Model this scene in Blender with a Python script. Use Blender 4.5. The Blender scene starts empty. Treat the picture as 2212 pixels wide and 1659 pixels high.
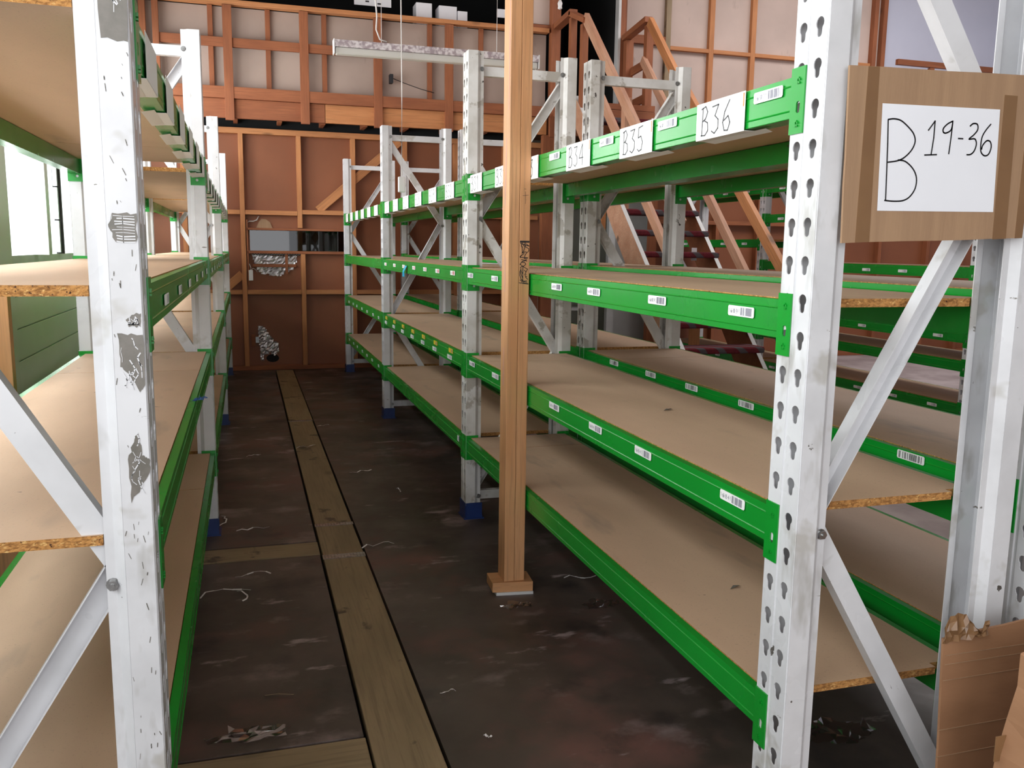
import bpy, bmesh, math, random
from mathutils import Vector, Matrix
from mathutils.geometry import tessellate_polygon
sc = bpy.context.scene
C = sc.collection
rnd = random.Random(7)

# ------------------------------------------------------------------ camera, world, light
cam = bpy.data.cameras.new('camera'); co = bpy.data.objects.new('camera', cam); C.objects.link(co)
Rv = Vector((0.95719691, -0.28910029, 0.01396733)); Uv = Vector((0.03084225, 0.14986143, 0.98822584)); Fv = Vector((0.28778955, 0.94549594, -0.1523634))
M = Matrix.Identity(4)
for i in range(3):
    M[i][0] = Rv[i]; M[i][1] = Uv[i]; M[i][2] = -Fv[i]
M[2][3] = 1.384
co.matrix_world = M
cam.sensor_fit = 'HORIZONTAL'; cam.sensor_width = 36; cam.lens = 1891.05 / 2212 * 36
cam.clip_start = 0.02; cam.clip_end = 200
sc.camera = co
sc.view_settings.view_transform = 'Standard'; sc.view_settings.look = 'None'
sc.view_settings.exposure = 0.0; sc.view_settings.gamma = 1.0; sc.view_settings.use_curve_mapping = False
w = bpy.data.worlds.new('sky'); sc.world = w; w.use_nodes = True
w.node_tree.nodes['Background'].inputs[0].default_value = (0.95, 0.97, 1.0, 1)
w.node_tree.nodes['Background'].inputs[1].default_value = 2.0
def area(name, loc, rot, sx, sy, power, col=(1, 1, 1)):
    l = bpy.data.lights.new(name, 'AREA'); l.shape = 'RECTANGLE'; l.size = sx; l.size_y = sy
    l.energy = power; l.color = col
    o = bpy.data.objects.new(name, l); C.objects.link(o); o.location = loc; o.rotation_euler = rot
    return o
# daylight through the open roller door behind the camera and the left windows
area('roller_door_daylight', (-0.1, -2.9, 1.7), (math.radians(-90), 0, math.pi), 2.4, 2.8, 40, (1.0, 0.98, 0.985))
area('near_window_daylight', (-1.32, -0.7, 2.2), (0, math.radians(-90), 0), 2.3, 4.0, 135, (1.0, 0.985, 0.98))
area('far_window_daylight', (-1.32, 5.6, 2.35), (0, math.radians(-90), 0), 2.1, 8.0, 440, (1.0, 0.985, 0.975))
area('upper_right_fill', (6.6, 7.0, 5.4), (0, 0, 0), 4.0, 3.0, 210, (1.0, 0.97, 0.96))  # added fill lamp under the closed ceiling, brightens the upper right
try:
    sc.cycles.max_bounces = 8; sc.cycles.diffuse_bounces = 4; sc.cycles.glossy_bounces = 3
    sc.cycles.transparent_max_bounces = 8; sc.cycles.sample_clamp_indirect = 6
    sc.cycles.use_denoising = True; sc.cycles.caustics_reflective = False; sc.cycles.caustics_refractive = False
except Exception: pass

# ------------------------------------------------------------------ materials
def mat(name, c1, c2=None, rough=0.5, metal=0.0, scale=6.0, stretch=(1, 1, 1), lo=0.35, hi=0.65, detail=4,
        spots=None, bump=0.0, bscale=60, grain=False, knots=None, roughvar=0.0, rndoff=True, spec=0.5, coord='Object'):
    m = bpy.data.materials.new(name); m.use_nodes = True
    nt = m.node_tree; N = nt.nodes; L = nt.links; b = N['Principled BSDF']
    b.inputs['Roughness'].default_value = rough; b.inputs['Metallic'].default_value = metal
    b.inputs['Specular IOR Level'].default_value = spec
    tc = N.new('ShaderNodeTexCoord'); src = tc.outputs[coord]
    if rndoff:
        oi = N.new('ShaderNodeObjectInfo'); mu = N.new('ShaderNodeMath'); mu.operation = 'MULTIPLY'; mu.inputs[1].default_value = 23.0
        L.new(oi.outputs['Random'], mu.inputs[0]); va = N.new('ShaderNodeVectorMath'); va.operation = 'ADD'
        L.new(src, va.inputs[0]); L.new(mu.outputs[0], va.inputs[1]); src = va.outputs[0]
    def mapped(s):
        mp = N.new('ShaderNodeMapping'); mp.inputs['Scale'].default_value = s; L.new(src, mp.inputs['Vector']); return mp.outputs[0]
    def noise(s, sc_, det=4, ro=0.55):
        n = N.new('ShaderNodeTexNoise'); n.inputs['Scale'].default_value = sc_; n.inputs['Detail'].default_value = det
        n.inputs['Roughness'].default_value = ro; L.new(mapped(s), n.inputs['Vector']); return n.outputs['Fac']
    def ramp(f, a, bb):
        r = N.new('ShaderNodeMapRange'); r.inputs[1].default_value = a; r.inputs[2].default_value = bb; L.new(f, r.inputs[0]); return r.outputs[0]
    def mix(f, a, bb):
        x = N.new('ShaderNodeMix'); x.data_type = 'RGBA'; L.new(f, x.inputs[0])
        for v, k in ((a, 6), (bb, 7)):
            if isinstance(v, tuple): x.inputs[k].default_value = (*v[:3], 1)
            else: L.new(v, x.inputs[k])
        return x.outputs[2]
    col = c1
    if c2 is not None: col = mix(ramp(noise(stretch, scale, detail), lo, hi), c1, c2)
    if grain:
        g = noise((1.2, 28, 28), 3.0, 5, 0.6); dk = tuple(v * 0.62 for v in c1)
        col = mix(ramp(g, 0.48, 0.72), col, dk)
        g2 = noise((5, 60, 60), 6.0, 3, 0.6)
        col = mix(ramp(g2, 0.62, 0.75), col, tuple(v * 0.7 for v in c1))
    if knots:
        vo = N.new('ShaderNodeTexVoronoi'); vo.inputs['Scale'].default_value = knots; L.new(mapped((0.55, 1, 1)), vo.inputs['Vector'])
        col = mix(ramp(vo.outputs['Distance'], 0.11, 0.05), col, tuple(v * 0.3 for v in c1))
    for sp in (spots or []):
        col = mix(ramp(noise(sp.get('st', (1, 1, 1)), sp['s'], sp.get('d', 4), 0.6), sp['a'], sp['b']), col, sp['c'])
    if isinstance(col, tuple): b.inputs['Base Color'].default_value = (*col, 1)
    else: L.new(col, b.inputs['Base Color'])
    if roughvar:
        r = N.new('ShaderNodeMapRange'); r.inputs[1].default_value = 0.3; r.inputs[2].default_value = 0.7
        r.inputs[3].default_value = max(0.05, rough - roughvar); r.inputs[4].default_value = min(1, rough + roughvar)
        L.new(noise((1, 1, 1), 3.0), r.inputs[0]); L.new(r.outputs[0], b.inputs['Roughness'])
    if bump:
        bp = N.new('ShaderNodeBump'); bp.inputs['Strength'].default_value = bump; bp.inputs['Distance'].default_value = 0.004
        L.new(noise(stretch if not grain else (1.5, 20, 20), bscale, 4), bp.inputs['Height']); L.new(bp.outputs[0], b.inputs['Normal'])
    return m
white = mat('white_paint', (0.70, 0.70, 0.725), (0.60, 0.60, 0.62), rough=0.32, scale=7, lo=0.4, hi=0.7, roughvar=0.08,
            spots=[dict(s=5, a=0.60, b=0.66, c=(0.50, 0.485, 0.465)), dict(s=11, a=0.60, b=0.72, c=(0.46, 0.45, 0.44), st=(1, 1, 0.35)), dict(s=26, a=0.72, b=0.735, c=(0.10, 0.09, 0.08)), dict(s=9, a=0.71, b=0.72, c=(0.2, 0.18, 0.16), st=(1, 1, 3), d=6)])
white_dirty = mat('white_paint_worn', (0.72, 0.71, 0.70), (0.55, 0.53, 0.50), rough=0.4, scale=5, lo=0.4, hi=0.6,
            spots=[dict(s=8, a=0.56, b=0.6, c=(0.42, 0.39, 0.35)), dict(s=26, a=0.68, b=0.7, c=(0.08, 0.07, 0.06))])
galv = mat('galvanised_inside', (0.45, 0.47, 0.48), (0.32, 0.33, 0.34), rough=0.4, metal=0.6, scale=20)
green = mat('green_paint', (0.006, 0.30, 0.028), (0.005, 0.24, 0.022), rough=0.25, scale=1.5, roughvar=0.05,
            spots=[dict(s=30, a=0.74, b=0.75, c=(0.03, 0.04, 0.03)), dict(s=50, a=0.745, b=0.755, c=(0.25, 0.5, 0.28), st=(1, 0.3, 1), d=6)])
blue = mat('blue_paint', (0.012, 0.04, 0.19), (0.008, 0.025, 0.12), rough=0.4)
steel = mat('zinc_bolt', (0.42, 0.42, 0.42), (0.25, 0.25, 0.25), rough=0.3, metal=0.9, scale=40)
board_m = mat('chipboard_face', (0.60, 0.41, 0.275), (0.51, 0.345, 0.23), rough=0.62, scale=3.5, stretch=(1, 0.35, 1), bump=0.05, bscale=150,
            spots=[dict(s=4, a=0.60, b=0.74, c=(0.33, 0.245, 0.18), st=(1, 0.3, 1)), dict(s=170, a=0.6, b=0.8, c=(0.32, 0.23, 0.16)), dict(s=14, a=0.73, b=0.75, c=(0.13, 0.10, 0.09), st=(1, 2, 1))])
edge_m = mat('chipboard_edge', (0.56, 0.27, 0.08), (0.30, 0.13, 0.035), rough=0.9, scale=110, stretch=(1, 1, 1.8), lo=0.42, hi=0.62, detail=3, bump=0.9, bscale=160,
            spots=[dict(s=90, a=0.6, b=0.66, c=(0.75, 0.46, 0.17), st=(1, 1, 2)), dict(s=140, a=0.64, b=0.68, c=(0.06, 0.02, 0.01))])
t_red = mat('old_red_timber', (0.33, 0.108, 0.042), (0.245, 0.075, 0.029), rough=0.7, scale=2, stretch=(1, 4, 4), grain=True, knots=2.6, bump=0.12)
t_tan = mat('pale_orange_timber', (0.56, 0.235, 0.09), (0.46, 0.18, 0.065), rough=0.65, scale=2, stretch=(1, 5, 5), grain=True, knots=2.2, bump=0.1)
t_pink = mat('pinkish_timber', (0.56, 0.31, 0.20), (0.46, 0.22, 0.13), rough=0.65, scale=2.4, stretch=(1, 4, 4), grain=True, knots=3, bump=0.1)
t_post = mat('fir_post_timber', (0.60, 0.31, 0.145), (0.50, 0.235, 0.095), rough=0.55, scale=1.6, stretch=(1, 6, 6), grain=True, knots=2.2, bump=0.12)
t_plank = mat('weathered_floor_plank', (0.33, 0.235, 0.135), (0.25, 0.18, 0.10), rough=0.6, scale=2, stretch=(1, 3, 3), grain=True, knots=2.4, bump=0.15,
            spots=[dict(s=6, a=0.62, b=0.68, c=(0.10, 0.065, 0.04))])
hard = mat('brown_hardboard', (0.275, 0.092, 0.038), (0.215, 0.07, 0.029), rough=0.55, scale=1.3, lo=0.35, hi=0.7, spots=[dict(s=120, a=0.6, b=0.8, c=(0.15, 0.05, 0.02))])
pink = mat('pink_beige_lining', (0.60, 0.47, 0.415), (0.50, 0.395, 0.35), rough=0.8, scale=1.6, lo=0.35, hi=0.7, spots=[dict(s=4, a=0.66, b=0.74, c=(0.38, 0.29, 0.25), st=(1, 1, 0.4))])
pinkd = mat('shaded_beige_lining', (0.44, 0.335, 0.285), (0.37, 0.28, 0.24), rough=0.8, scale=1.6, lo=0.35, hi=0.7, spots=[dict(s=4, a=0.66, b=0.74, c=(0.28, 0.21, 0.18), st=(1, 1, 0.4))])  # darker copy of the pink lining, light falloff put into its colour
bluewall = mat('blue_white_wall', (0.62, 0.64, 0.76), (0.56, 0.58, 0.70), rough=0.8, scale=1.0)
void = mat('shade_black', (0.006, 0.007, 0.008), None, rough=0.9)  # near-black colour stands in for darkness in the loft, gaps and hatch
dark = mat('dark_gap', (0.02, 0.018, 0.016), None, rough=0.9)
floor_m = mat('stained_concrete', (0.060, 0.045, 0.036), (0.118, 0.086, 0.072), rough=0.5, scale=1.7, lo=0.38, hi=0.68, detail=8, rndoff=False, bump=0.25, bscale=14, roughvar=0.16,
            spots=[dict(s=1.5, a=0.52, b=0.66, c=(0.17, 0.085, 0.070), d=9), dict(s=2.4, a=0.57, b=0.70, c=(0.25, 0.19, 0.18), st=(1, 1.4, 1), d=11), dict(s=4.5, a=0.62, b=0.68, c=(0.34, 0.27, 0.27), st=(0.6, 1.6, 1), d=10), dict(s=2.2, a=0.56, b=0.68, c=(0.036, 0.028, 0.026), d=8)])
slab_pale = mat('pale_concrete', (0.42, 0.36, 0.36), (0.28, 0.23, 0.23), rough=0.7, scale=3, detail=8)
gwall = mat('green_block_paint', (0.74, 0.765, 0.71), (0.70, 0.73, 0.67), rough=0.55, scale=2, bump=0.1, bscale=40)
gwall2 = mat('grey_green_wall', (0.72, 0.76, 0.68), (0.66, 0.70, 0.62), rough=0.7, scale=1)
frame_w = mat('white_window_frame', (0.62, 0.62, 0.62), (0.5, 0.5, 0.5), rough=0.5, scale=3)
grey_d = mat('grey_panel', (0.55, 0.55, 0.54), (0.46, 0.46, 0.45), rough=0.4, scale=2)
paper = mat('white_paper', (0.84, 0.85, 0.90), (0.80, 0.81, 0.86), rough=0.75, scale=3)
card_m = mat('white_card', (0.86, 0.86, 0.86), None, rough=0.6)
tapem = mat('brown_packing_tape', (0.24, 0.13, 0.06), (0.20, 0.105, 0.05), rough=0.22, scale=6)
cardb = mat('brown_cardboard', (0.38, 0.235, 0.135), (0.33, 0.20, 0.115), rough=0.75, scale=5, stretch=(9, 1, 0.6), bump=0.1, bscale=30)
cardb2 = mat('red_brown_cardboard', (0.36, 0.185, 0.095), (0.30, 0.15, 0.075), rough=0.7, scale=4, stretch=(1, 1, 3), bump=0.15, bscale=20)  # redder brown cardboard of the carton and the box
ink = mat('black_marker', (0.012, 0.011, 0.014), None, rough=0.5)
inkg = mat('grey_print', (0.22, 0.21, 0.27), None, rough=0.6)
inkp = mat('grey_pen', (0.07, 0.07, 0.075), None, rough=0.6)
orange = mat('orange_print', (0.75, 0.22, 0.05), None, rough=0.6)
yellow = mat('yellow_label', (0.80, 0.55, 0.02), None, rough=0.5)
redink = mat('red_print', (0.6, 0.06, 0.06), None, rough=0.5)
cyan = mat('blue_tape', (0.02, 0.42, 0.68), None, rough=0.3)
bluetw = mat('blue_twine', (0.02, 0.08, 0.30), None, rough=0.6)
foil = mat('silver_foil', (0.75, 0.72, 0.74), (0.5, 0.47, 0.5), rough=0.42, metal=0.9, scale=9)
plast = mat('clear_plastic_scrap', (0.72, 0.68, 0.68), None, rough=0.2)
filmm = mat('thin_plastic_film', (0.16, 0.14, 0.14), (0.4, 0.38, 0.38), rough=0.18, scale=18, lo=0.55, hi=0.7)
residue = mat('bare_metal_patch', (0.19, 0.17, 0.15), (0.13, 0.12, 0.10), rough=0.35, scale=30)
carpet = mat('red_carpet', (0.10, 0.008, 0.015), (0.16, 0.012, 0.022), rough=0.95, scale=40)
def stripes(m):
    nt = m.node_tree; b = nt.nodes['Principled BSDF']; old = b.inputs['Base Color'].links[0].from_socket
    tc = nt.nodes.new('ShaderNodeTexCoord'); wv = nt.nodes.new('ShaderNodeTexWave'); wv.bands_direction = 'DIAGONAL'
    wv.inputs['Scale'].default_value = 3.2; wv.inputs['Distortion'].default_value = 1.5; nt.links.new(tc.outputs['Object'], wv.inputs['Vector'])
    r = nt.nodes.new('ShaderNodeMapRange'); r.inputs[1].default_value = 0.62; r.inputs[2].default_value = 0.72; nt.links.new(wv.outputs['Fac'], r.inputs[0])
    x = nt.nodes.new('ShaderNodeMix'); x.data_type = 'RGBA'; nt.links.new(r.outputs[0], x.inputs[0]); nt.links.new(old, x.inputs[6]); x.inputs[7].default_value = (0.09, 0.075, 0.085, 1)
    nt.links.new(x.outputs[2], b.inputs['Base Color'])
stripes(carpet)
cable_m = mat('white_cable', (0.62, 0.58, 0.56), None, rough=0.5)
plasticw = mat('white_plastic', (0.78, 0.76, 0.76), None, rough=0.35)
tarn = mat('mottled_reflector', (0.80, 0.74, 0.76), (0.40, 0.32, 0.35), rough=0.3, metal=0.0, scale=38, lo=0.42, hi=0.58, detail=6)
tube_m = mat('cream_diffuser', (0.66, 0.64, 0.60), None, rough=0.35)
def glassy(name, tint, f):
    m = bpy.data.materials.new(name); m.use_nodes = True; nt = m.node_tree; nt.nodes.clear()
    o = nt.nodes.new('ShaderNodeOutputMaterial'); x = nt.nodes.new('ShaderNodeMixShader'); x.inputs[0].default_value = f
    t = nt.nodes.new('ShaderNodeBsdfTransparent'); t.inputs[0].default_value = (*tint, 1); g = nt.nodes.new('ShaderNodeBsdfGlossy'); g.inputs['Roughness'].default_value = 0.02
    nt.links.new(t.outputs[0], x.inputs[1]); nt.links.new(g.outputs[0], x.inputs[2]); nt.links.new(x.outputs[0], o.inputs[0]); return m
pane_m = glassy('window_glass', (0.95, 0.97, 0.97), 0.06)
hatch_m = glassy('hatch_glass', (0.25, 0.27, 0.3), 0.06)
filmm = glassy('clear_film', (0.86, 0.85, 0.86), 0.22)

# ------------------------------------------------------------------ builders
WM = {}
def adopt(o, world, parent):
    WM[o] = world
    if parent is not None:
        o.parent = parent; o.matrix_parent_inverse = WM[parent].inverted()
    o.matrix_basis = world
def tag(o, label=None, cat=None, group=None, kind=None):
    for k, v in (('label', label), ('category', cat), ('group', group), ('kind', kind)):
        if v: o[k] = v
    return o
def empty(name, loc, label, cat, group=None, kind=None):
    o = bpy.data.objects.new(name, None); C.objects.link(o); o.empty_display_size = 0.1
    adopt(o, Matrix.Translation(Vector(loc)), None); return tag(o, label, cat, group, kind)
class MB:
    def __init__(s): s.v = []; s.f = []; s.m = []; s.mats = []
    def mi(s, m):
        if m not in s.mats: s.mats.append(m)
        return s.mats.index(m)
    def add(s, vs, fs, m):
        n = len(s.v); s.v += [Vector(a) for a in vs]; k = s.mi(m)
        for f in fs: s.f.append([i + n for i in f]); s.m.append(k)
    def box(s, a, b, m):
        x0, y0, z0 = a; x1, y1, z1 = b
        vs = [(x0, y0, z0), (x1, y0, z0), (x1, y1, z0), (x0, y1, z0), (x0, y0, z1), (x1, y0, z1), (x1, y1, z1), (x0, y1, z1)]
        s.add(vs, [(0, 3, 2, 1), (4, 5, 6, 7), (0, 1, 5, 4), (1, 2, 6, 5), (2, 3, 7, 6), (3, 0, 4, 7)], m)
    def extr(s, prof, axis, a, b, m, mend=None):
        # prof: list of 2D points; axis 'X','Y','Z' is the extrusion axis; 2D coords fill the remaining axes in order
        def P(p, t):
            return {'X': (t, p[0], p[1]), 'Y': (p[0], t, p[1]), 'Z': (p[0], p[1], t)}[axis]
        n = len(prof); vs = [P(p, a) for p in prof] + [P(p, b) for p in prof]
        s.add(vs, [(i, (i + 1) % n, (i + 1) % n + n, i + n) for i in range(n)], m)
        tr = tessellate_polygon([[Vector((p[0], p[1], 0)) for p in prof]])
        me = mend or m
        s.add([P(p, a) for p in prof], [tuple(t) for t in tr], me); s.add([P(p, b) for p in prof], [tuple(t)[::-1] for t in tr], me)
    def tube(s, pts, r, m, n=8, cap=True):
        pts = [Vector(p) for p in pts]; rings = []
        for i, p in enumerate(pts):
            d = (pts[min(i + 1, len(pts) - 1)] - pts[max(i - 1, 0)]).normalized()
            u = d.cross(Vector((0, 0, 1)));
            if u.length < 1e-3: u = d.cross(Vector((1, 0, 0)))
            u.normalize(); vv = d.cross(u)
            rings.append([p + (u * math.cos(t) + vv * math.sin(t)) * (r[i] if isinstance(r, list) else r) for t in [2 * math.pi * k / n for k in range(n)]])
        vs = [q for rg in rings for q in rg]; fs = []
        for i in range(len(rings) - 1):
            for k in range(n): fs.append((i * n + k, i * n + (k + 1) % n, (i + 1) * n + (k + 1) % n, (i + 1) * n + k))
        if cap: fs.append(tuple(range(n))[::-1]); fs.append(tuple((len(rings) - 1) * n + k for k in range(n)))
        s.add(vs, fs, m)
    def strokes(s, polys, o, eu, ev, wd, off, m):
        # flat pen strokes; polys in units of eu,ev from origin o; off: offset vector along the normal
        o = Vector(o); eu = Vector(eu); ev = Vector(ev); off = Vector(off); nrm = off.normalized()
        for pl in polys:
            P = [o + eu * a + ev * b + off for a, b in pl]
            for a, b in zip(P[:-1], P[1:]):
                d = b - a
                if d.length < 1e-6: continue
                d.normalize(); sd = d.cross(nrm) * (wd / 2); e = d * (wd * 0.35)
                s.add([a - e - sd, b + e - sd, b + e + sd, a - e + sd], [(0, 1, 2, 3)], m)
    def build(s, name, parent=None, origin=None, smooth=False, bevel=0.0, solid=0.0):
        vs = s.v
        if origin is None:
            n = len(vs); origin = Vector((sum(v.x for v in vs) / n, sum(v.y for v in vs) / n, min(v.z for v in vs)))
        origin = Vector(origin)
        me = bpy.data.meshes.new(name); me.from_pydata([tuple(v - origin) for v in vs], [], s.f)
        for m in s.mats: me.materials.append(m)
        me.polygons.foreach_set('material_index', s.m)
        bm = bmesh.new(); bm.from_mesh(me)
        if not solid: bmesh.ops.remove_doubles(bm, verts=bm.verts, dist=1e-6); bmesh.ops.recalc_face_normals(bm, faces=bm.faces)
        bm.to_mesh(me); bm.free()
        if smooth: me.polygons.foreach_set('use_smooth', [True] * len(me.polygons))
        me.update()
        o = bpy.data.objects.new(name, me); C.objects.link(o); adopt(o, Matrix.Translation(origin), parent)
        if bevel:
            b = o.modifiers.new('bevel', 'BEVEL'); b.width = bevel; b.segments = 2; b.limit_method = 'ANGLE'
        return o
def place(mesh, name, world, parent):
    o = bpy.data.objects.new(name, mesh); C.objects.link(o); adopt(o, world, parent); return o
def boxo(name, a, b, m, parent=None, bevel=0.0):
    mb = MB(); mb.box(a, b, m); return mb.build(name, parent, bevel=bevel)
def timber(name, p, q, wd, h, m, parent=None, up=(0, 0, 1), bevel=0.002):
    p = Vector(p); q = Vector(q); d = (q - p); L = d.length; d.normalize(); up = Vector(up)
    if abs(d.dot(up)) > 0.98: up = Vector((0, 1, 0))
    y = up.cross(d).normalized(); z = d.cross(y)
    R = Matrix((d, y, z)).transposed().to_4x4(); R.translation = (p + q) / 2
    mb = MB(); mb.box((-L / 2, -wd / 2, -h / 2), (L / 2, wd / 2, h / 2), m)
    o = mb.build(name, None, origin=(0, 0, 0), bevel=bevel); adopt(o, R, parent); return o

GL = {'0': [[(.5, 1), (.15, .8), (.1, .4), (.3, .02), (.6, .02), (.85, .35), (.85, .75), (.5, 1)]], '1': [[(.25, .8), (.5, 1), (.5, 0)]],
 '2': [[(.1, .8), (.35, 1), (.75, .95), (.8, .7), (.1, 0), (.9, .03)]], '3': [[(.1, .92), (.75, .95), (.4, .6), (.75, .45), (.75, .15), (.4, 0), (.08, .1)]],
 '4': [[(.7, 0), (.7, 1), (.08, .35), (.92, .35)]], '5': [[(.85, 1), (.25, .95), (.2, .55), (.6, .6), (.85, .35), (.7, .05), (.35, 0), (.1, .1)]],
 '6': [[(.75, 1), (.3, .65), (.12, .3), (.3, .02), (.65, 0), (.85, .25), (.65, .48), (.2, .35)]], '7': [[(.1, 1), (.9, 1), (.4, 0)]],
 '8': [[(.5, .52), (.15, .75), (.5, 1), (.82, .75), (.5, .52), (.1, .25), (.5, 0), (.88, .25), (.5, .52)]], '9': [[(.85, .75), (.5, .5), (.15, .7), (.4, 1), (.85, .9), (.8, .4), (.6, 0)]],
 'B': [[(.15, 0), (.2, .97)], [(.05, .93), (.5, 1), (.72, .8), (.5, .57), (.2, .5)], [(.35, .53), (.75, .42), (.8, .15), (.5, 0), (.08, .02)]], '-': [[(.2, .5), (.8, .5)]]}
def text(mb, s, o, eu, ev, cw, ch, wd, off, m, gap=1.15):
    eu = Vector(eu); ev = Vector(ev)
    for i, c in enumerate(s):
        mb.strokes(GL.get(c, []), Vector(o) + eu * (cw * gap * i), eu * cw, ev * ch, wd, off, m)

# ------------------------------------------------------------------ setting
def struct(o): o['kind'] = 'structure'; return o
fl = MB()
XW0, XW1, YW0, YW1 = -1.25, 10.5, -3.2, 10.3
g = 0.006
def slab(x0, x1, y0, y1):
    fl.box((x0, y0, -0.06), (x1, y1, 0), floor_m)
slab(XW0, 0.290 - g, 2.345, 3.895 - g); slab(XW0, 0.290 - g, 4.085 + g, 12.0); slab(XW0, 0.290 - g, YW0, 2.145)
slab(0.485 + g, 2.40, YW0, 12.0)
fl.box((2.40, YW0, -0.06), (XW1, 12.0, 0), slab_pale)
fl.box((0.284, YW0, -0.06), (0.491, 2.0, 0), floor_m); fl.box((0.284, 10.12, -0.06), (0.491, 12.0, 0), floor_m)
fl.box((XW0, YW0, -0.1), (XW1, 12.0, -0.06), dark)
floor = struct(fl.build('floor', origin=(0, 0, 0)))
def plank(x0, x1, y0, y1, along='Y'):
    if along == 'Y': o = timber('plank', ((x0 + x1) / 2, y0, -0.018), ((x0 + x1) / 2, y1, -0.018), x1 - x0, 0.036, t_plank, floor, bevel=0.003)
    else: o = timber('plank', (x0, (y0 + y1) / 2, -0.018), (x1, (y0 + y1) / 2, -0.018), y1 - y0, 0.036, t_plank, floor, bevel=0.003)
    return o
plank(0.297, 0.482, 2.0, 3.855); plank(0.297, 0.480, 3.865, 4.32); plank(0.297, 0.480, 4.33, 7.07); plank(0.299, 0.484, 7.085, 10.1)
plank(-1.2, 0.288, 3.905, 4.078, 'X'); plank(-1.2, 0.288, 2.15, 2.335, 'X')
def nailplate(y, wd):
    mb = MB(); mb.box((0.294, y - wd / 2, 0.0005), (0.484, y + wd / 2, 0.002), steel)
    for i in range(13):
        for j in range(3): 
            x = 0.302 + i * 0.0143; yy = y - wd * 0.3 + j * wd * 0.3
            if rnd.random() < 0.8: mb.box((x, yy - 0.0015, 0.002), (x + 0.004, yy + 0.0015, 0.0024), dark)
    mb.build('nail_plate', floor)
nailplate(3.853, 0.055); nailplate(4.325, 0.04); nailplate(7.078, 0.035)

YB = 10.12
# back wall: hardboard sheets behind a stud frame
wb = MB(); zt = 2.62
wb.box((XW0, YB + 0.09, 0), (0.06, YB + 0.10, zt), hard); wb.box((1.15, YB + 0.09, 0), (3.42, YB + 0.10, zt), hard)
wb.box((0.06, YB + 0.09, 0), (1.15, YB + 0.10, 1.30), hard); wb.box((0.06, YB + 0.09, 1.56), (1.15, YB + 0.10, zt), hard)
wb.box((4.95, YB + 0.09, 0), (XW1, YB + 0.10, zt), hard)
wall_back = struct(wb.build('wall_back', origin=(0, YB, 0)))
def stud(x, z0, z1, m=t_tan, wd=0.05, y=YB, d=0.088, name='stud', parent=None):
    return timber(name, (x, y + d / 2, z0), (x, y + d / 2, z1), wd, d, m, parent or wall_back, up=(0, 1, 0))
def nog(x0, x1, z, m=t_tan, h=0.048, y=YB, d=0.088, name='nog', parent=None):
    return timber(name, (x0, y + d / 2, z), (x1, y + d / 2, z), d, h, m, parent or wall_back)
nog(XW0, 3.4, 0.026, t_red, name='bottom_plate'); nog(XW0, 3.4, 2.60, t_tan, 0.06, name='top_plate')
stud(-0.008, 0.05, 2.57); stud(0.60, 1.58, 2.57); stud(0.625, 0.05, 1.295)
for x in (1.19, 1.775, 2.37, 2.96): stud(x, 0.05, 2.57)
for x in (-0.60, -1.15): stud(x, 0.05, 2.57)
xs = [-1.25, -0.60, -0.008, 0.60, 1.19, 1.775, 2.37, 2.96, 3.4]
for a, b in zip(xs[:-1], xs[1:]):
    nog(a + 0.027, b - 0.027, 1.755 if a > 0.3 else 1.74)
    b2 = 0.625 if abs(b - 0.60) < 1e-3 else b; a2 = 0.625 if abs(a - 0.60) < 1e-3 else a
    nog(a2 + 0.027, b2 - 0.027, 0.873)
nog(0.03, 1.163, 1.562, t_red, 0.022, name='hatch_trim'); nog(0.03, 1.163, 1.312, t_red, 0.03, name='hatch_trim')
stud(0.034, 0.95, 1.66, t_red, 0.016, name='hatch_trim')
timber('diagonal_brace', (0.80, YB + 0.03, 1.78), (1.72, YB + 0.03, 2.57), 0.02, 0.09, t_tan, wall_back)
timber('diagonal_brace', (-1.2, YB + 0.03, 0.05), (-0.03, YB + 0.03, 1.07), 0.02, 0.09, t_tan, wall_back)
for x in (5.2, 5.8, 6.4, 7.0, 7.6, 8.3, 9.1, 9.7): stud(x, 0.05, 2.57, t_red)
for z in (0.9, 1.75): nog(4.97, 10.4, z, t_red, d=0.06)
nog(4.95, 10.4, 0.026, t_red, name='bottom_plate'); nog(4.95, 10.4, 2.60, t_red, 0.06, name='top_plate')
stud(3.385, 0.0, 2.68, t_red, 0.14, y=9.80, name='door_post'); stud(4.90, 0.0, 2.68, t_red, 0.09, name='door_post')
# serving hatch glass
hb = MB(); hb.box((0.045, YB + 0.15, 1.25), (1.16, YB + 0.2, 1.60), void)
hb.build('hatch_backing', wall_back)
win = struct(boxo('window_1', (0.045, YB + 0.092, 1.325), (1.163, YB + 0.096, 1.552), hatch_m))
# room behind the opening under the mezzanine
struct(boxo('wall_recess', (3.2, 11.9, 0), (6.2, 12.0, 2.9), gwall2)); struct(boxo('wall_recess_side', (3.1, 10.22, 0), (3.2, 11.9, 2.9), gwall2))
struct(boxo('wall_recess_end', (6.1, 10.22, 0), (6.2, 11.9, 2.9), gwall2))

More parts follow.
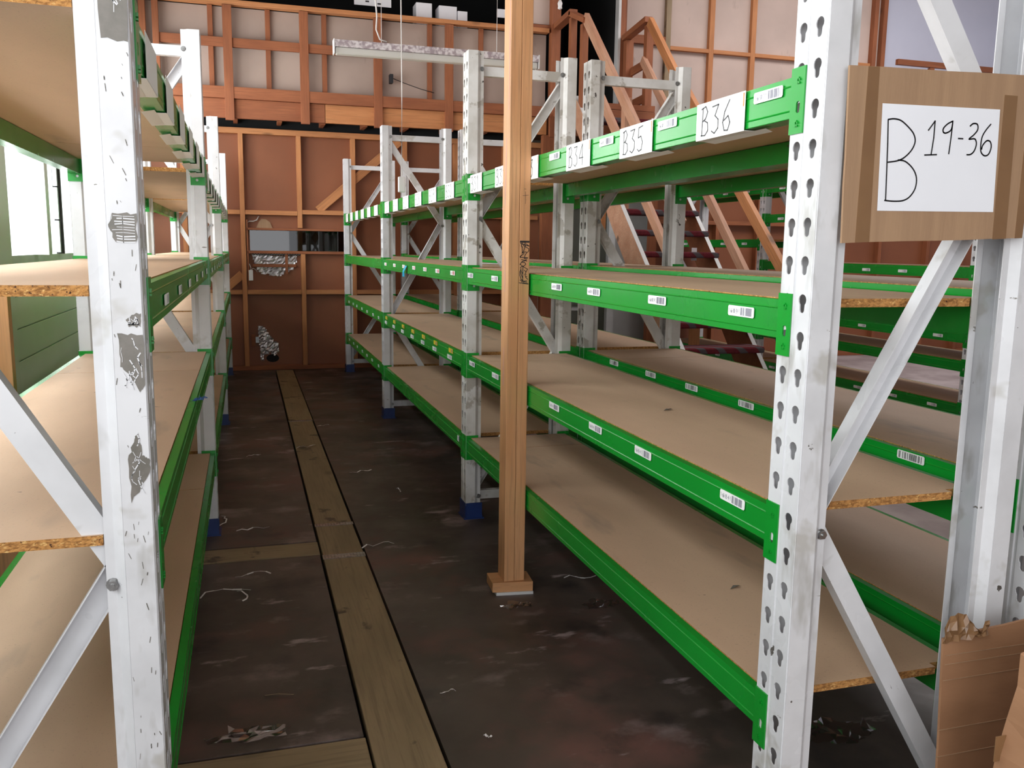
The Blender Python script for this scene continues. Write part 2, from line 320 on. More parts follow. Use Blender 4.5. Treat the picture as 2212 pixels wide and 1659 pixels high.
# left wall of painted blocks with a window band
wl = MB(); wl.box((-1.30, YW0, 0), (-1.215, 12, 1.27), gwall); wl.box((-1.30, YW0, 3.4), (-1.2, 12, 5.6), gwall)
for a, b in ((YW0, -2.8), (3.9, 5.2), (9.7, 12)): wl.box((-1.30, a, 1.27), (-1.2, b, 3.4), gwall)
wall_left = struct(wl.build('wall_left', origin=(-1.25, 3, 0)))
for k in range(7):
    z0 = 0.03 + k * 0.177
    boxo('block_course', (-1.216, YW0, z0), (-1.2, 10.2, z0 + 0.170), gwall, wall_left, bevel=0.003)
boxo('pilaster', (-1.2, 4.85, 0), (-1.15, 5.12, 5.5), gwall, wall_left)
def window(n, y0, y1, mulls):
    mb = MB(); z0, z1 = 1.27, 3.4
    for a in (y0, y1 - 0.05): mb.box((-1.27, a, z0), (-1.21, a + 0.05, z1), frame_w)
    mb.box((-1.27, y0, z0), (-1.21, y1, z0 + 0.04), frame_w); mb.box((-1.27, y0, z1 - 0.05), (-1.21, y1, z1), frame_w)
    o = struct(mb.build('window_%d' % n))
    for y in mulls: boxo('mullion', (-1.275, y - 0.045, z0 + 0.04), (-1.13, y + 0.045, z1 - 0.05), grey_d, o)
    ys = [y0] + mulls + [y1]
    for a, b in zip(ys[:-1], ys[1:]): boxo('pane', (-1.245, a + 0.05, z0 + 0.04), (-1.241, b - 0.05, z1 - 0.05), pane_m, o)
    return o
window(2, -2.8, 3.9, [-1.4, 0.2, 1.4, 2.6]); w3 = window(3, 5.2, 9.7, [5.98, 7.6, 8.7])
lv = MB()
for k in range(9): lv.box((-1.215, 6.62 + k * 0.004, 1.32 + k * 0.22), (-1.19, 6.66 + k * 0.004, 1.32 + (k + 1) * 0.22 - 0.01), galv)
lv.box((-1.225, 6.67, 1.31), (-1.18, 6.71, 3.35), dark)
lv.build('louvre_track', w3)
# right wall, rear wall round the roller door, ceiling
struct(boxo('wall_right', (XW1, YW0, 0), (XW1 + 0.1, 12, 5.6), bluewall))
wr = MB(); wr.box((-1.3, YW0 - 0.1, 0), (-1.25, YW0, 5.6), gwall); wr.box((1.9, YW0 - 0.1, 0), (XW1, YW0, 5.6), gwall); wr.box((-1.25, YW0 - 0.1, 3.2), (1.9, YW0, 5.6), gwall)
struct(wr.build('wall_rear'))
ce = MB(); ce.box((-1.3, YW0, 5.5), (0.5, 12, 5.6), pink); ce.box((5.5, YW0, 5.5), (XW1, 12, 5.6), pink); ce.box((0.5, YW0, 5.5), (5.5, 12, 5.6), pink)
struct(ce.build('ceiling'))
rf = MB()
for a_, b_ in (((4.5, 5.4, 5.42), (8.7, 5.5, 5.5)), ((4.5, 8.5, 5.42), (8.7, 8.6, 5.5)), ((4.5, 5.5, 5.42), (4.6, 8.5, 5.5)), ((8.6, 5.5, 5.42), (8.7, 8.5, 5.5))): rf.box(a_, b_, frame_w)
struct(rf.build('window_4'))  # invented frame round the added fill lamp; the ceiling above is closed
# outside ground beyond the door
struct(boxo('ground', (-9, -9, -0.16), (12, YW0, -0.1), slab_pale))

# ------------------------------------------------------------------ mezzanine over the back wall
YM = 9.80
mz = empty('mezzanine', (1.2, YM, 2.68), 'timber framed mezzanine with an open studwork balustrade above the back wall', 'mezzanine')
def mstud(x, z0, z1, wd=0.09, y=YM - 0.02, d=0.045, name='post', m=t_red): return stud(x, z0, z1, m, wd, y, d, name, mz)
for a, b in ((-1.2, 0.865), (0.87, 3.36)): timber('bearer_beam', (a, YM + 0.045, 2.78), (b, YM + 0.045, 2.78), 0.045, 0.19, t_red if a < 0 else t_tan, mz)
timber('bearer_beam', (3.50, YM + 0.045, 2.82), (7.9, YM + 0.045, 2.82), 0.045, 0.26, t_red, mz)
timber('bottom_rail', (-1.2, YM + 0.035, 2.935), (3.36, YM + 0.035, 2.935), 0.10, 0.115, t_red, mz)
timber('top_rail', (-1.2, YM + 0.03, 3.817), (3.36, YM + 0.03, 3.817), 0.10, 0.045, t_tan, mz)
for x in (-0.10, 0.66, 1.43, 2.21, 2.97): mstud(x, 2.66, 3.79)
for x in (-0.265, 0.30, 0.873, 1.44, 2.006, 2.585, 3.12): mstud(x, 2.99, 3.79, 0.05, YM + 0.045, 0.045, 'stud')
for x in (-1.0, -0.90, -0.78): mstud(x, 2.66, 4.3, 0.06)
for a, b in ((-0.75, -0.145), (-0.055, 0.615), (0.705, 1.385)): timber('mid_rail', (a, YM + 0.02, 3.43), (b, YM + 0.02, 3.43), 0.04, 0.09, t_red, mz)
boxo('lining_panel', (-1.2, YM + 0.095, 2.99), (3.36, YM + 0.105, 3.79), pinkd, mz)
boxo('floor_deck', (-1.2, YM + 0.11, 2.88), (8.0, 12.0, 2.92), t_red, mz)
for x in [-0.95 + 0.45 * k for k in range(9)]: timber('joist', (x, YM + 0.07, 2.77), (x, 10.19, 2.77), 0.045, 0.19, t_red, mz)
mstud(3.44, 2.66, 4.6, 0.11, YM - 0.02, 0.09)
mstud(3.425, 3.93, 5.4, 0.05, YM + 0.02, 0.05); mstud(3.475, 3.93, 5.4, 0.02, YM, 0.05, 'door_trim', frame_w)
boxo('lining_panel', (3.12, YM + 0.07, 3.9), (3.40, YM + 0.08, 5.4), pink, mz)
timber('nog', (3.12, YM + 0.05, 3.86), (3.40, YM + 0.05, 3.86), 0.05, 0.05, t_red, mz)
# loft behind the balustrade, its darkness put into black surfaces
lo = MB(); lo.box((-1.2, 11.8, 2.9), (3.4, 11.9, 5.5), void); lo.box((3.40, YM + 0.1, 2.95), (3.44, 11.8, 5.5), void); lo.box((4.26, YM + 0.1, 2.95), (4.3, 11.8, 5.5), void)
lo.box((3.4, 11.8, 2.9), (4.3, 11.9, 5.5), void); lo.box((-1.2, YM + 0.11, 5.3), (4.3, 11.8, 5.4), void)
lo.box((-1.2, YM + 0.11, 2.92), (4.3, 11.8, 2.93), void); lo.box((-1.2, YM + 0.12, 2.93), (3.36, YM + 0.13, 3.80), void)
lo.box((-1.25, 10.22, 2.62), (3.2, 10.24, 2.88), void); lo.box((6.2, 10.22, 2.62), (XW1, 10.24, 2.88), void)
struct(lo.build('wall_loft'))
d2 = MB(); d2.box((4.205, YM, 2.98), (4.235, YM + 0.1, 5.45), frame_w); d2.box((3.5, YM, 2.94), (4.235, YM + 0.1, 2.965), frame_w)
struct(d2.build('door_1'))
# pink lined wall above the mezzanine level on the right
pw = MB(); pw.box((4.3, YB + 0.06, 2.95), (8.12, YB + 0.08, 5.5), pink)
wup = struct(pw.build('wall_upper'))
stud(4.265, 2.95, 5.45, t_red, 0.06, y=YM, d=0.1, parent=wup); stud(4.42, 2.95, 5.45, t_red, 0.06, parent=wup, d=0.05)
for x in (5.0, 5.59, 6.175, 6.9, 7.45): stud(x, 2.95, 5.45, t_tan if x != 5.0 else t_plank, 0.065, d=0.06, parent=wup)
for x in (7.96, 8.10): stud(x, 2.95, 5.45, t_red, 0.06, parent=wup, y=YB - 0.02, d=0.09)
ux = [5.0, 5.59, 6.175, 6.9, 7.45, 7.96]
for a, b in zip(ux[:-1], ux[1:]): nog(a + 0.033, b - 0.033, 3.83, t_tan, 0.045, d=0.06, parent=wup)
nog(4.45, 4.967, 3.90, t_red, 0.10, d=0.06, parent=wup)
struct(boxo('wall_upper_right', (8.13, YB + 0.06, 2.9), (XW1, YB + 0.08, 5.5), bluewall))
struct(boxo('trim_1', (8.0, YB - 0.2, 2.6), (XW1, YB + 0.2, 2.9), t_red))
hr = empty('upper_handrail', (9.2, 9.9, 2.9), 'brown timber handrail in front of the bluish wall at top right', 'handrail')
timber('rail', (8.2, 9.95, 3.86), (10.4, 9.95, 3.86), 0.05, 0.07, t_red, hr)
for x in (8.75, 9.9): timber('post', (x, 9.95, 2.9), (x, 9.95, 3.82), 0.07, 0.05, t_red, hr, up=(0, 1, 0))

# ------------------------------------------------------------------ staircase
st = empty('staircase', (3.86, 7.4, 0), 'open timber staircase with red carpeted treads leading to the dark doorway', 'stairs')
def SL(y): return 1.787 + 0.93 * (y - 7.748)
def SR(y): return 1.91 + 1.0 * (y - 8.099)
for x, f, m in ((3.43, SL, t_pink), (4.30, SR, t_red)):
    y1 = 9.05; y0 = 5.95 if x < 4 else 6.30
    o = MB(); pr = [(y0, max(f(y0), 0.02)), (y1, f(y1)), (y1, f(y1) - 0.30), (y1 - 0.12, f(y1) - 0.42), (y0 + 0.4, 0.0), (y0, 0.0)]
    o.extr(pr, 'X', x - 0.02, x + 0.02, m); o.build('stringer', st)
    e = MB(); a = Vector((x, y0, f(y0) + 0.001)); b = Vector((x, y1, f(y1) + 0.001))
    e.add([a + Vector((-.02, 0, 0)), a + Vector((.02, 0, 0)), b + Vector((.02, 0, 0)), b + Vector((-.02, 0, 0)), a + Vector((-.02, 0, .003)), a + Vector((.02, 0, .003)), b + Vector((.02, 0, .003)), b + Vector((-.02, 0, .003))],
          [(0, 1, 2, 3), (4, 5, 6, 7), (0, 1, 5, 4), (2, 3, 7, 6), (0, 3, 7, 4), (1, 2, 6, 5)], frame_w); e.build('edge_strip', st)
for k in range(14):
    z = 0.18 + 0.2 * k; yc = 7.748 + (z + 0.10 - 1.787) / 0.95
    if z > 2.8: break
    tr = MB(); tr.box((3.45, yc - 0.02, z - 0.055), (4.28, yc + 0.24, z), carpet); tr.build('tread', st, bevel=0.015)
boxo('landing', (3.42, 9.0, 2.88), (4.32, 9.765, 2.94), t_red, st)
timber('landing_bearer', (3.42, 9.02, 2.80), (4.32, 9.02, 2.80), 0.05, 0.15, t_red, st)
# left balustrade
timber('handrail', (3.45, 9.775, 3.865), (3.45, 9.26, 3.90), 0.09, 0.06, t_red, st); timber('handrail', (3.45, 9.30, 3.89), (3.45, 8.86, 3.72), 0.09, 0.05, t_red, st)
timber('handrail', (3.45, 8.90, 3.76), (3.45, 6.6, 1.60), 0.05, 0.10, t_pink, st)
for y, zb in ((9.27, 2.9), (8.93, 2.6)): timber('baluster', (3.45, y, zb), (3.45, y, 3.84 if y > 9 else 3.70), 0.07, 0.07, t_red, st, up=(0, 1, 0))
timber('baluster', (3.49, 7.88, 1.7), (3.49, 7.88, 2.80), 0.07, 0.09, t_pink, st, up=(0, 1, 0))
timber('mid_rail', (3.48, 8.60, 3.0), (3.48, 6.45, 0.95), 0.045, 0.09, t_pink, st)
timber('baluster', (3.38, 8.15, 1.5), (3.38, 8.15, 1.98), 0.05, 0.10, t_tan, st, up=(0, 1, 0))
# right balustrade
timber('handrail', (4.28, 9.775, 3.80), (4.28, 9.15, 3.87), 0.09, 0.06, t_red, st)
timber('handrail', (4.28, 9.12, 3.84), (4.28, 8.45, 3.16), 0.05, 0.10, t_tan, st); timber('handrail', (4.30, 8.50, 3.20), (4.30, 6.38, 1.22), 0.05, 0.10, t_tan, st)
timber('mid_rail', (4.26, 9.22, 3.46), (4.26, 6.90, 1.18), 0.05, 0.09, t_pink, st)
timber('baluster', (4.31, 9.735, 2.6), (4.31, 9.735, 3.77), 0.09, 0.09, t_red, st, up=(0, 1, 0)); timber('baluster', (4.31, 9.20, 2.5), (4.31, 9.20, 3.82), 0.08, 0.08, t_red, st, up=(0, 1, 0))
timber('baluster', (4.31, 8.47, 2.2), (4.31, 8.47, 3.14), 0.07, 0.05, frame_w, st, up=(0, 1, 0))
for z in (3.42, 3.05): timber('mid_rail', (4.34, 9.72, z), (4.34, 9.2, z + 0.03), 0.03, 0.09, t_red, st)
timber('prop', (4.20, 7.68, 0), (4.20, 7.68, 1.2), 0.09, 0.06, t_tan, st, up=(0, 1, 0)); timber('prop', (3.43, 8.6, 0), (3.43, 8.6, 2.2), 0.10, 0.06, t_red, st, up=(0, 1, 0))
notice = boxo('notice', (4.10, 7.62, 1.30), (4.155, 7.625, 1.42), paper); tag(notice, 'small white notice on the staircase post near the red treads', 'notice')
WM[notice] = notice.matrix_basis.copy()

# things in the recess under the mezzanine
gd = empty('grey_door', (4.85, 10.6, 0), 'grey flat door panel leaning beside the white post under the stairs', 'door')
boxo('leaf', (4.60, 10.60, 0.0), (5.15, 10.64, 2.05), grey_d, gd, bevel=0.003); boxo('edge', (4.585, 10.59, 0.0), (4.60, 10.65, 2.05), frame_w, gd)
wp = boxo('white_post', (4.44, 10.45, 0), (4.53, 10.53, 2.76), frame_w, bevel=0.003); tag(wp, 'tall square white post left of the grey door panel', 'post')
sh = empty('steel_shelf_unit', (4.2, 10.8, 0), 'small pale steel shelf unit under the mezzanine left of the white post', 'shelf')
for x in (3.95, 4.42):
    for y in (10.75, 11.05): boxo('leg', (x - 0.012, y - 0.012, 0), (x + 0.012, y + 0.012, 0.98), frame_w, sh)
for z in (0.15, 0.38, 0.60): 
    sb = MB(); sb.box((3.94, 10.74, z), (4.43, 11.06, z + 0.03), grey_d); sb.build('shelf', sh)
bm = empty('black_machine', (4.35, 10.7, 1.0), 'black boxy machine with white front standing on the steel shelf unit', 'machine')
boxo('body', (4.18, 10.72, 1.0), (4.46, 11.0, 1.22), ink, bm, bevel=0.02); boxo('front_plate', (4.22, 10.70, 1.0), (4.42, 10.72, 1.14), frame_w, bm, bevel=0.004)
tp = boxo('shelf_top_board', (3.93, 10.73, 0.98), (4.47, 11.07, 1.0), grey_d); tag(tp, 'thin grey board carrying the black machine on the steel shelf unit', 'board')

# ------------------------------------------------------------------ storage racks
PD = 0.08; PW = 0.104
def post_mesh(sgn, h, z0=0.07, holes=True):
    mb = MB(); m = white
    def q(a, b, za, zb):
        mb.add([(sgn * a[0], a[1], za), (sgn * b[0], b[1], za), (sgn * b[0], b[1], zb), (sgn * a[0], a[1], zb)], [(0, 1, 2, 3) if sgn > 0 else (3, 2, 1, 0)], m)
    left = [(PD, 0.016), (0.064, 0.016), (0.047, 0.0), (0.0015, 0.0), (0.0, 0.0015)]
    for a, b in zip(left[:-1], left[1:]): q(a, b, z0, h)
    right = [(a, PW - b) for a, b in left[::-1]]
    for a, b in zip(right[:-1], right[1:]): q(a, b, z0, h)
    c0, c1 = 0.047, 0.059
    for a, b in (((0, c0), (0.003, c0 + 0.002)), ((0.003, c0 + 0.002), (0.003, c1 - 0.002)), ((0.003, c1 - 0.002), (0, c1))): q(a, b, z0, h)
    if not holes:
        q((0, 0.0015), (0, c0), z0, h); q((0, c1), (0, PW - 0.0015), z0, h)
    else:
        P = 0.0745; ph = 1.508 % P
        kh = [(0.0126 * math.cos(t), 0.0075 + 0.0118 * math.sin(t)) for t in [math.radians(a) for a in range(-50, 231, 28)]] + [(0.0072 * math.cos(t), -0.0125 + 0.0055 * math.sin(t)) for t in [math.radians(a) for a in range(190, 351, 40)]]
        for (ya, yb, yc) in ((0.0015, c0, 0.027), (c1, PW - 0.0015, 0.079)):
            outer = [(ya, -P / 2), (yb, -P / 2), (yb, P / 2), (ya, P / 2)]; inner = [(yc + a, b) for a, b in kh]
            tri = tessellate_polygon([[Vector((a, b, 0)) for a, b in outer], [Vector((a, b, 0)) for a, b in inner]]); pts = outer + inner
            z = ph
            while z - P / 2 < z0: z += P
            q((0, ya), (0, yb), z0, z - P / 2)
            while z + P / 2 < h:
                vs = [(0, a, z + b) for a, b in pts]; n = len(mb.v); mb.v += [Vector(v) for v in vs]
                for t in tri:
                    A, B, D = (Vector((*pts[i], 0)) for i in t); cr = (B - A).cross(D - A).z
                    t = tuple(t) if (cr > 0) == (sgn < 0) else tuple(t)[::-1]
                    mb.f.append([i + n for i in t]); mb.m.append(mb.mi(m))
                z += P
            q((0, ya), (0, yb), z - P / 2, h)
    o = mb.build('upright_proto', None, origin=(0, 0, 0), solid=1)
    md = o.modifiers.new('sheet', 'SOLIDIFY'); md.thickness = 0.0022; md.offset = 0
    bpy.context.view_layer.update()
    me = bpy.data.meshes.new_from_object(o.evaluated_get(bpy.context.evaluated_depsgraph_get()))
    bpy.data.objects.remove(o); me.name = 'upright'; return me
HT = 2.322
PM = {1: post_mesh(1, HT), -1: post_mesh(-1, HT)}
PMD = {}
for k, me in PM.items():
    d = me.copy(); d.materials.clear(); d.materials.append(white_dirty); PMD[k] = d
def foot_mesh():
    mb = MB(); mb.box((-0.012, -0.012, 0), (0.095, PW + 0.012, 0.006), blue)
    for y in (-0.006, PW + 0.002): mb.box((0.0, y, 0.006), (0.085, y + 0.004, 0.085), blue)
    mb.box((-0.006, -0.006, 0.006), (-0.002, PW + 0.006, 0.085), blue)
    o = mb.build('foot_proto', None, origin=(0, 0, 0)); me = o.data; bpy.data.objects.remove(o); return me
FM = foot_mesh()
def bolt_mesh():
    mb = MB(); hexp = [(0.0095 * math.cos(math.pi / 3 * k), 0.0095 * math.sin(math.pi / 3 * k)) for k in range(6)]
    mb.extr([(a, b) for a, b in hexp], 'Y', -0.0075, 0, steel)
    cp = [(0.0115 * math.cos(math.pi / 6 * k), 0.0115 * math.sin(math.pi / 6 * k)) for k in range(12)]; mb.extr(cp, 'Y', 0, 0.0015, steel)
    tp_ = [(0.004 * math.cos(math.pi / 4 * k), 0.004 * math.sin(math.pi / 4 * k)) for k in range(8)]; mb.extr(tp_, 'Y', -0.011, -0.0075, steel)
    o = mb.build('bolt_proto', None, origin=(0, 0, 0)); me = o.data; bpy.data.objects.remove(o); return me
BM_ = bolt_mesh()
def channel(name, p, q, parent, opening, m):
    # C section running from p to q in a plane of constant Y; opening -1 faces the camera side
    p = Vector(p); q = Vector(q); d = q - p; L = d.length; d.normalize(); y = Vector((0, 1, 0)); z = d.cross(y)
    R = Matrix((d, y, z)).transposed().to_4x4(); R.translation = (p + q) / 2
    W, D, t = 0.0225, 0.032, 0.0022
    a, b = (-D / 2, D / 2) if opening < 0 else (D / 2, -D / 2)
    s = 1 if opening < 0 else -1
    pr = [(a, -W), (b, -W), (b, W), (a, W), (a, W - t), (b - s * t, W - t), (b - s * t, -W + t), (a, -W + t)]
    mb = MB(); mb.extr(pr, 'X', -L / 2, L / 2, m)
    o = mb.build(name, None, origin=(0, 0, 0)); adopt(o, R, parent); return o
def frame(rk, xf, xr, s, y, patt, dirty=False, foot=True):
    # xf/xr front and rear outer faces, s=+1 when the rack extends towards +X
    meshes = PMD if dirty else PM
    pf = place(meshes[s], 'upright', Matrix.Translation((xf, y, 0)), rk)
    pr = place(meshes[-s], 'upright', Matrix.Translation((xr, y, 0)), rk)
    if foot:
        for pp, x, sg in ((pf, xf, s), (pr, xr, -s)):
            mt = Matrix.Translation((x if sg > 0 else x - 0.083, y, 0)); place(FM, 'base_foot', mt, pp)
    ym = y + 0.052; a = xf + s * 0.062; b = xr - s * 0.062; wm = white_dirty if dirty else white
    channel('strut', (a, ym, 2.235), (b, ym, 2.235), rk, 1, wm); channel('strut', (a, ym, 0.115), (b, ym, 0.115), rk, 1, wm)
    if patt == 'A': nodes = [(a, 2.20), (b, 1.56), (a, 0.83), (b, 0.13)]
    else: nodes = [(b, 2.19), (a, 1.53), (b, 0.85), (a, 0.17)]
    for i in range(3):
        (x0, z0), (x1, z1) = nodes[i], nodes[i + 1]
        if i == 1 and patt == 'A': z0 += 0.04
        channel('brace', (x0, ym, z0 - 0.0), (x1, ym, z1 + (0.01 if i < 2 else 0)), rk, -1 if (z1 - z0) * (x1 - x0) * 1 > 0 else 1, wm)
    for x, z, pp in [(a, 2.24, pf), (b, 2.24, pr), (a, 0.115, pf), (b, 0.115, pr), (nodes[1][0], nodes[1][1], pr if patt == 'A' else pf), (nodes[2][0], nodes[2][1] - 0.02, pf if patt == 'A' else pr)]:
        xx = x + (0.008 * s if pp is pf else -0.008 * s)
        place(BM_, 'bolt', Matrix.Translation((xx, y + 0.013, z)), pp)
    return pf, pr
def plate_meshes(s):
    # front leg polygon with slot: local y 0..0.045, z -0.113..0.014 ; side leg along x at y=0
    out = []
    for far in (0, 1):
        mb = MB(); w_ = 0.045; y0, y1 = (0, w_) if far else (-w_, 0)
        outer = [(y0, -0.113), (y1, -0.113), (y1, 0.014), (y0, 0.014)]; yc = (y0 + y1) / 2 - (0.004 if not far else -0.004)
        slot = [(yc + 0.0065 * math.cos(t), -0.062 + (0.006 if math.sin(t) > 0 else -0.006) + 0.0055 * math.sin(t)) for t in [math.radians(20 + 40 * k) for k in range(9)]]
        tri = tessellate_polygon([[Vector((a, b, 0)) for a, b in outer], [Vector((a, b, 0)) for a, b in slot]]); pts = outer + slot
        for xx, fl_ in ((-0.0045 * s, 0), (-0.0012 * s, 1)): mb.add([(xx, a, b) for a, b in pts], [tuple(t) for t in tri], green)
        n = 4
        for i in range(4):
            a, b = outer[i], outer[(i + 1) % 4]; mb.add([(-0.0045 * s, *a), (-0.0045 * s, *b), (-0.0012 * s, *b), (-0.0012 * s, *a)], [(0, 1, 2, 3)], green)
        for i in range(9):
            a, b = slot[i], slot[(i + 1) % 9]; mb.add([(-0.0045 * s, *a), (-0.0045 * s, *b), (-0.0012 * s, *b), (-0.0012 * s, *a)], [(0, 1, 2, 3)], green)
        for zz in (-0.012, -0.094):
            for k in range(5):
                t = k * 2 * math.pi / 5 + 0.3; mb.box((min(-0.0045 * s, -0.0075 * s), yc + 0.004 * math.cos(t) - 0.0018, zz + 0.005 * math.sin(t) - 0.0018), (max(-0.0045 * s, -0.0075 * s), yc + 0.004 * math.cos(t) + 0.0018, zz + 0.005 * math.sin(t) + 0.0018), green)
        # side leg against the post
        ya, yb = (-0.004, 0.0) if far else (0.0, 0.004)
        x0, x1 = sorted((0.0, 0.062 * s)); 
        outer = [(x0, -0.113), (x1, -0.113), (x1, 0.014), (x0, 0.014)]; xc = 0.034 * s
        hole = [(xc + 0.006 * math.cos(t), -0.09 + 0.006 * math.sin(t)) for t in [2 * math.pi * k / 8 for k in range(8)]]
        tri = tessellate_polygon([[Vector((a, b, 0)) for a, b in outer], [Vector((a, b, 0)) for a, b in hole]]); pts = outer + hole
        for yy in (ya, yb): mb.add([(a, yy, b) for a, b in pts], [tuple(t) for t in tri], green)
        for i in range(4):
            a, b = outer[i], outer[(i + 1) % 4]; mb.add([(a[0], ya, a[1]), (b[0], ya, b[1]), (b[0], yb, b[1]), (a[0], yb, a[1])], [(0, 1, 2, 3)], green)
        o = mb.build('plate_proto', None, origin=(0, 0, 0)); out.append(o.data); bpy.data.objects.remove(o)
    return out
PLM = {1: plate_meshes(1), -1: plate_meshes(-1)}
BP = [(0, 0), (0.02, 0), (0.02, -0.018), (0.045, -0.018), (0.045, -0.08), (0.001, -0.08), (0, -0.079), (0, -0.067), (-0.0016, -0.065), (0, -0.063), (0, -0.019), (-0.0016, -0.017), (0, -0.015)]
def beam(rk, x, s, y0, y1, z, dz=0.0):
    # face plane at x, body towards s; y0/y1 are the clear ends between the posts
    mb = MB(); mb.extr([(x + s * (0.0025 + a), z + b) for a, b in BP], 'Y', y0 + 0.004, y1 - 0.004, green)
    o = mb.build('beam', rk)
    place(PLM[s][0], 'connector_plate', Matrix.Translation((x, y0, z)), o); place(PLM[s][1], 'connector_plate', Matrix.Translation((x, y1, z)), o)
    return o
def board(rk, x0, x1, y0, y1, z, notch0=0.0, notch1=0.0, nx=0.06):
    mb = MB(); T = 0.018
    pr = [(x0, y0), (x1, y0), (x1, y1), (x0, y1)]
    if notch0: pr = [(x0 + nx, y0 - notch0), (x1 - nx, y0 - notch0), (x1 - nx, y0), (x1, y0), (x1, y1), (x0, y1), (x0, y0), (x0 + nx, y0)]
    n = len(pr)
    mb.add([(a, b, z - T) for a, b in pr] + [(a, b, z) for a, b in pr], [(i, (i + 1) % n, (i + 1) % n + n, i + n) for i in range(n)], edge_m)
    tr = tessellate_polygon([[Vector((a, b, 0)) for a, b in pr]])
    mb.add([(a, b, z) for a, b in pr], [tuple(t) for t in tr], board_m); mb.add([(a, b, z - T) for a, b in pr], [tuple(t)[::-1] for t in tr], board_m)
    return mb.build('shelf_board', rk)
LC = {}
def barcode(parent, x, s, yc, zc, txt='', barsonly=False, yel=False, red=False, wdt=0.106, hgt=0.023):
    # label centred at yc,zc on a face whose outward normal is -s*X ; reads towards -Y on faces looking to -X
    key = (s, txt, barsonly, yel, red, wdt, hgt)
    if key not in LC:
        mb = MB(); e = -s; eu = Vector((0, -1, 0)) if s > 0 else Vector((0, 1, 0)); base = yellow if yel else card_m
        W, Hh = wdt / 2, hgt / 2; c = 0.003
        pr = [(-W + c, -Hh), (W - c, -Hh), (W, -Hh + c), (W, Hh - c), (W - c, Hh), (-W + c, Hh), (-W, Hh - c), (-W, -Hh + c)]
        mb.extr([(eu.y * a, b) for a, b in pr], 'X', min(0, e * 0.0008), max(0, e * 0.0008), base)
        off = Vector((e * 0.0011, 0, 0)); r = random.Random(sum(map(ord, txt)) + 5); u = 0.0 if not barsonly else -W * 0.85
        bw = (W * 0.86 - u) / 24
        for k in range(24):
            if r.random() < 0.78:
                a = u + k * bw; mb.strokes([[(a, -Hh * 0.72), (a, Hh * 0.72)]], (0, 0, 0), eu, (0, 0, 1), bw * 0.62, off, red and redink or (inkg if not barsonly else ink))
        if txt: text(mb, txt, off * 0 + eu * (-W * 0.93) + Vector((0, 0, -Hh * 0.45)), eu, (0, 0, 1), W * 0.85 / len(txt) / 1.15, hgt * 0.42, 0.0009, off, inkg)
        o = mb.build('label_proto', None, origin=(0, 0, 0)); LC[key] = o.data; bpy.data.objects.remove(o)
    return place(LC[key], 'barcode_label', Matrix.Translation((x - s * 0.0003, yc, zc)), parent)
def card(parent, x, s, yc, z, txt, wd=0.215):
    mb = MB(); e = -s; eu = Vector((0, -1, 0)) if s > 0 else Vector((0, 1, 0)); y0, y1 = yc - wd / 2, yc + wd / 2
    X0 = x + e * 0.0022; t = 0.0006; zb = z - 0.0825
    mb.box((min(X0, X0 + e * t), y0, zb), (max(X0, X0 + e * t), y1, z + 0.001), card_m)
    a, b = sorted((X0, x + s * 0.035)); mb.box((a, y0, zb - 0.0008), (b, y1, zb), card_m)
    mb.add([(x + s * 0.02, y1 + 0.0, zb - 0.001), (x + s * 0.02, y0 - 0.05, zb - 0.001), (x + s * 0.05, y0 - 0.03, zb - 0.004), (x + s * 0.05, y1, zb - 0.004)], [(0, 1, 2, 3)], card_m)
    off = Vector((e * 0.0014, 0, 0))
    if txt:
        o0 = Vector((X0, 0, 0)) + Vector((0, yc, 0)) + eu * (-wd / 2 + 0.022) + Vector((0, 0, z - 0.074))
        text(mb, txt, o0, eu, (0, 0, 1), 0.043, 0.066, 0.0032, off, inkp, gap=1.12)
        c = Vector((X0, yc, 0)) + eu * (wd / 2 - 0.006)
        mb.strokes([[(0, z - 0.03), (0, z - 0.004)]], c, (0, 0, 0), (0, 0, 1), 0.004, off, orange)
    o = mb.build('number_card', parent); return o

XR, DR, YR, LB = 1.053, 0.554, 1.467, 2.78
lev = [1.7295, 1.2889, 0.8505, 0.4265]
r1 = empty('storage_rack', (XR + DR / 2, 5.7, 0), 'white and green rack right of the aisle with hand-numbered cards on its top beam', 'rack')
ys = [YR + k * LB for k in range(4)]
for k, y in enumerate(ys):
    frame(r1, XR, XR + DR, 1, y, 'A' if k in (0, 2) else 'B', dirty=(k == 1))
num = 36
L2lab = {0: [1.718, 2.137, 2.587, 2.934, 3.743, 4.181], 1: [4.567, 4.955, 5.321, 5.693, 6.079, 6.476, 6.901]}
L3lab = {0: [1.712, 2.188, 2.540, 2.932, 3.716, 4.137], 1: [4.605, 5.005, 5.368, 5.733, 6.109, 6.491, 6.872], 2: [7.301, 7.634, 8.029, 8.394, 8.792, 9.106, 9.484]}
L4lab = {2: [7.327, 7.723, 8.063, 8.398, 8.797, 9.112, 9.493]}
C1 = {0: [1.849, 2.305, 2.75, 3.265, 3.64, 4.079], 1: [4.642, 5.088, 5.53, 5.978, 6.40, 6.80], 2: [7.39, 7.83, 8.27, 8.70, 9.14, 9.55]}
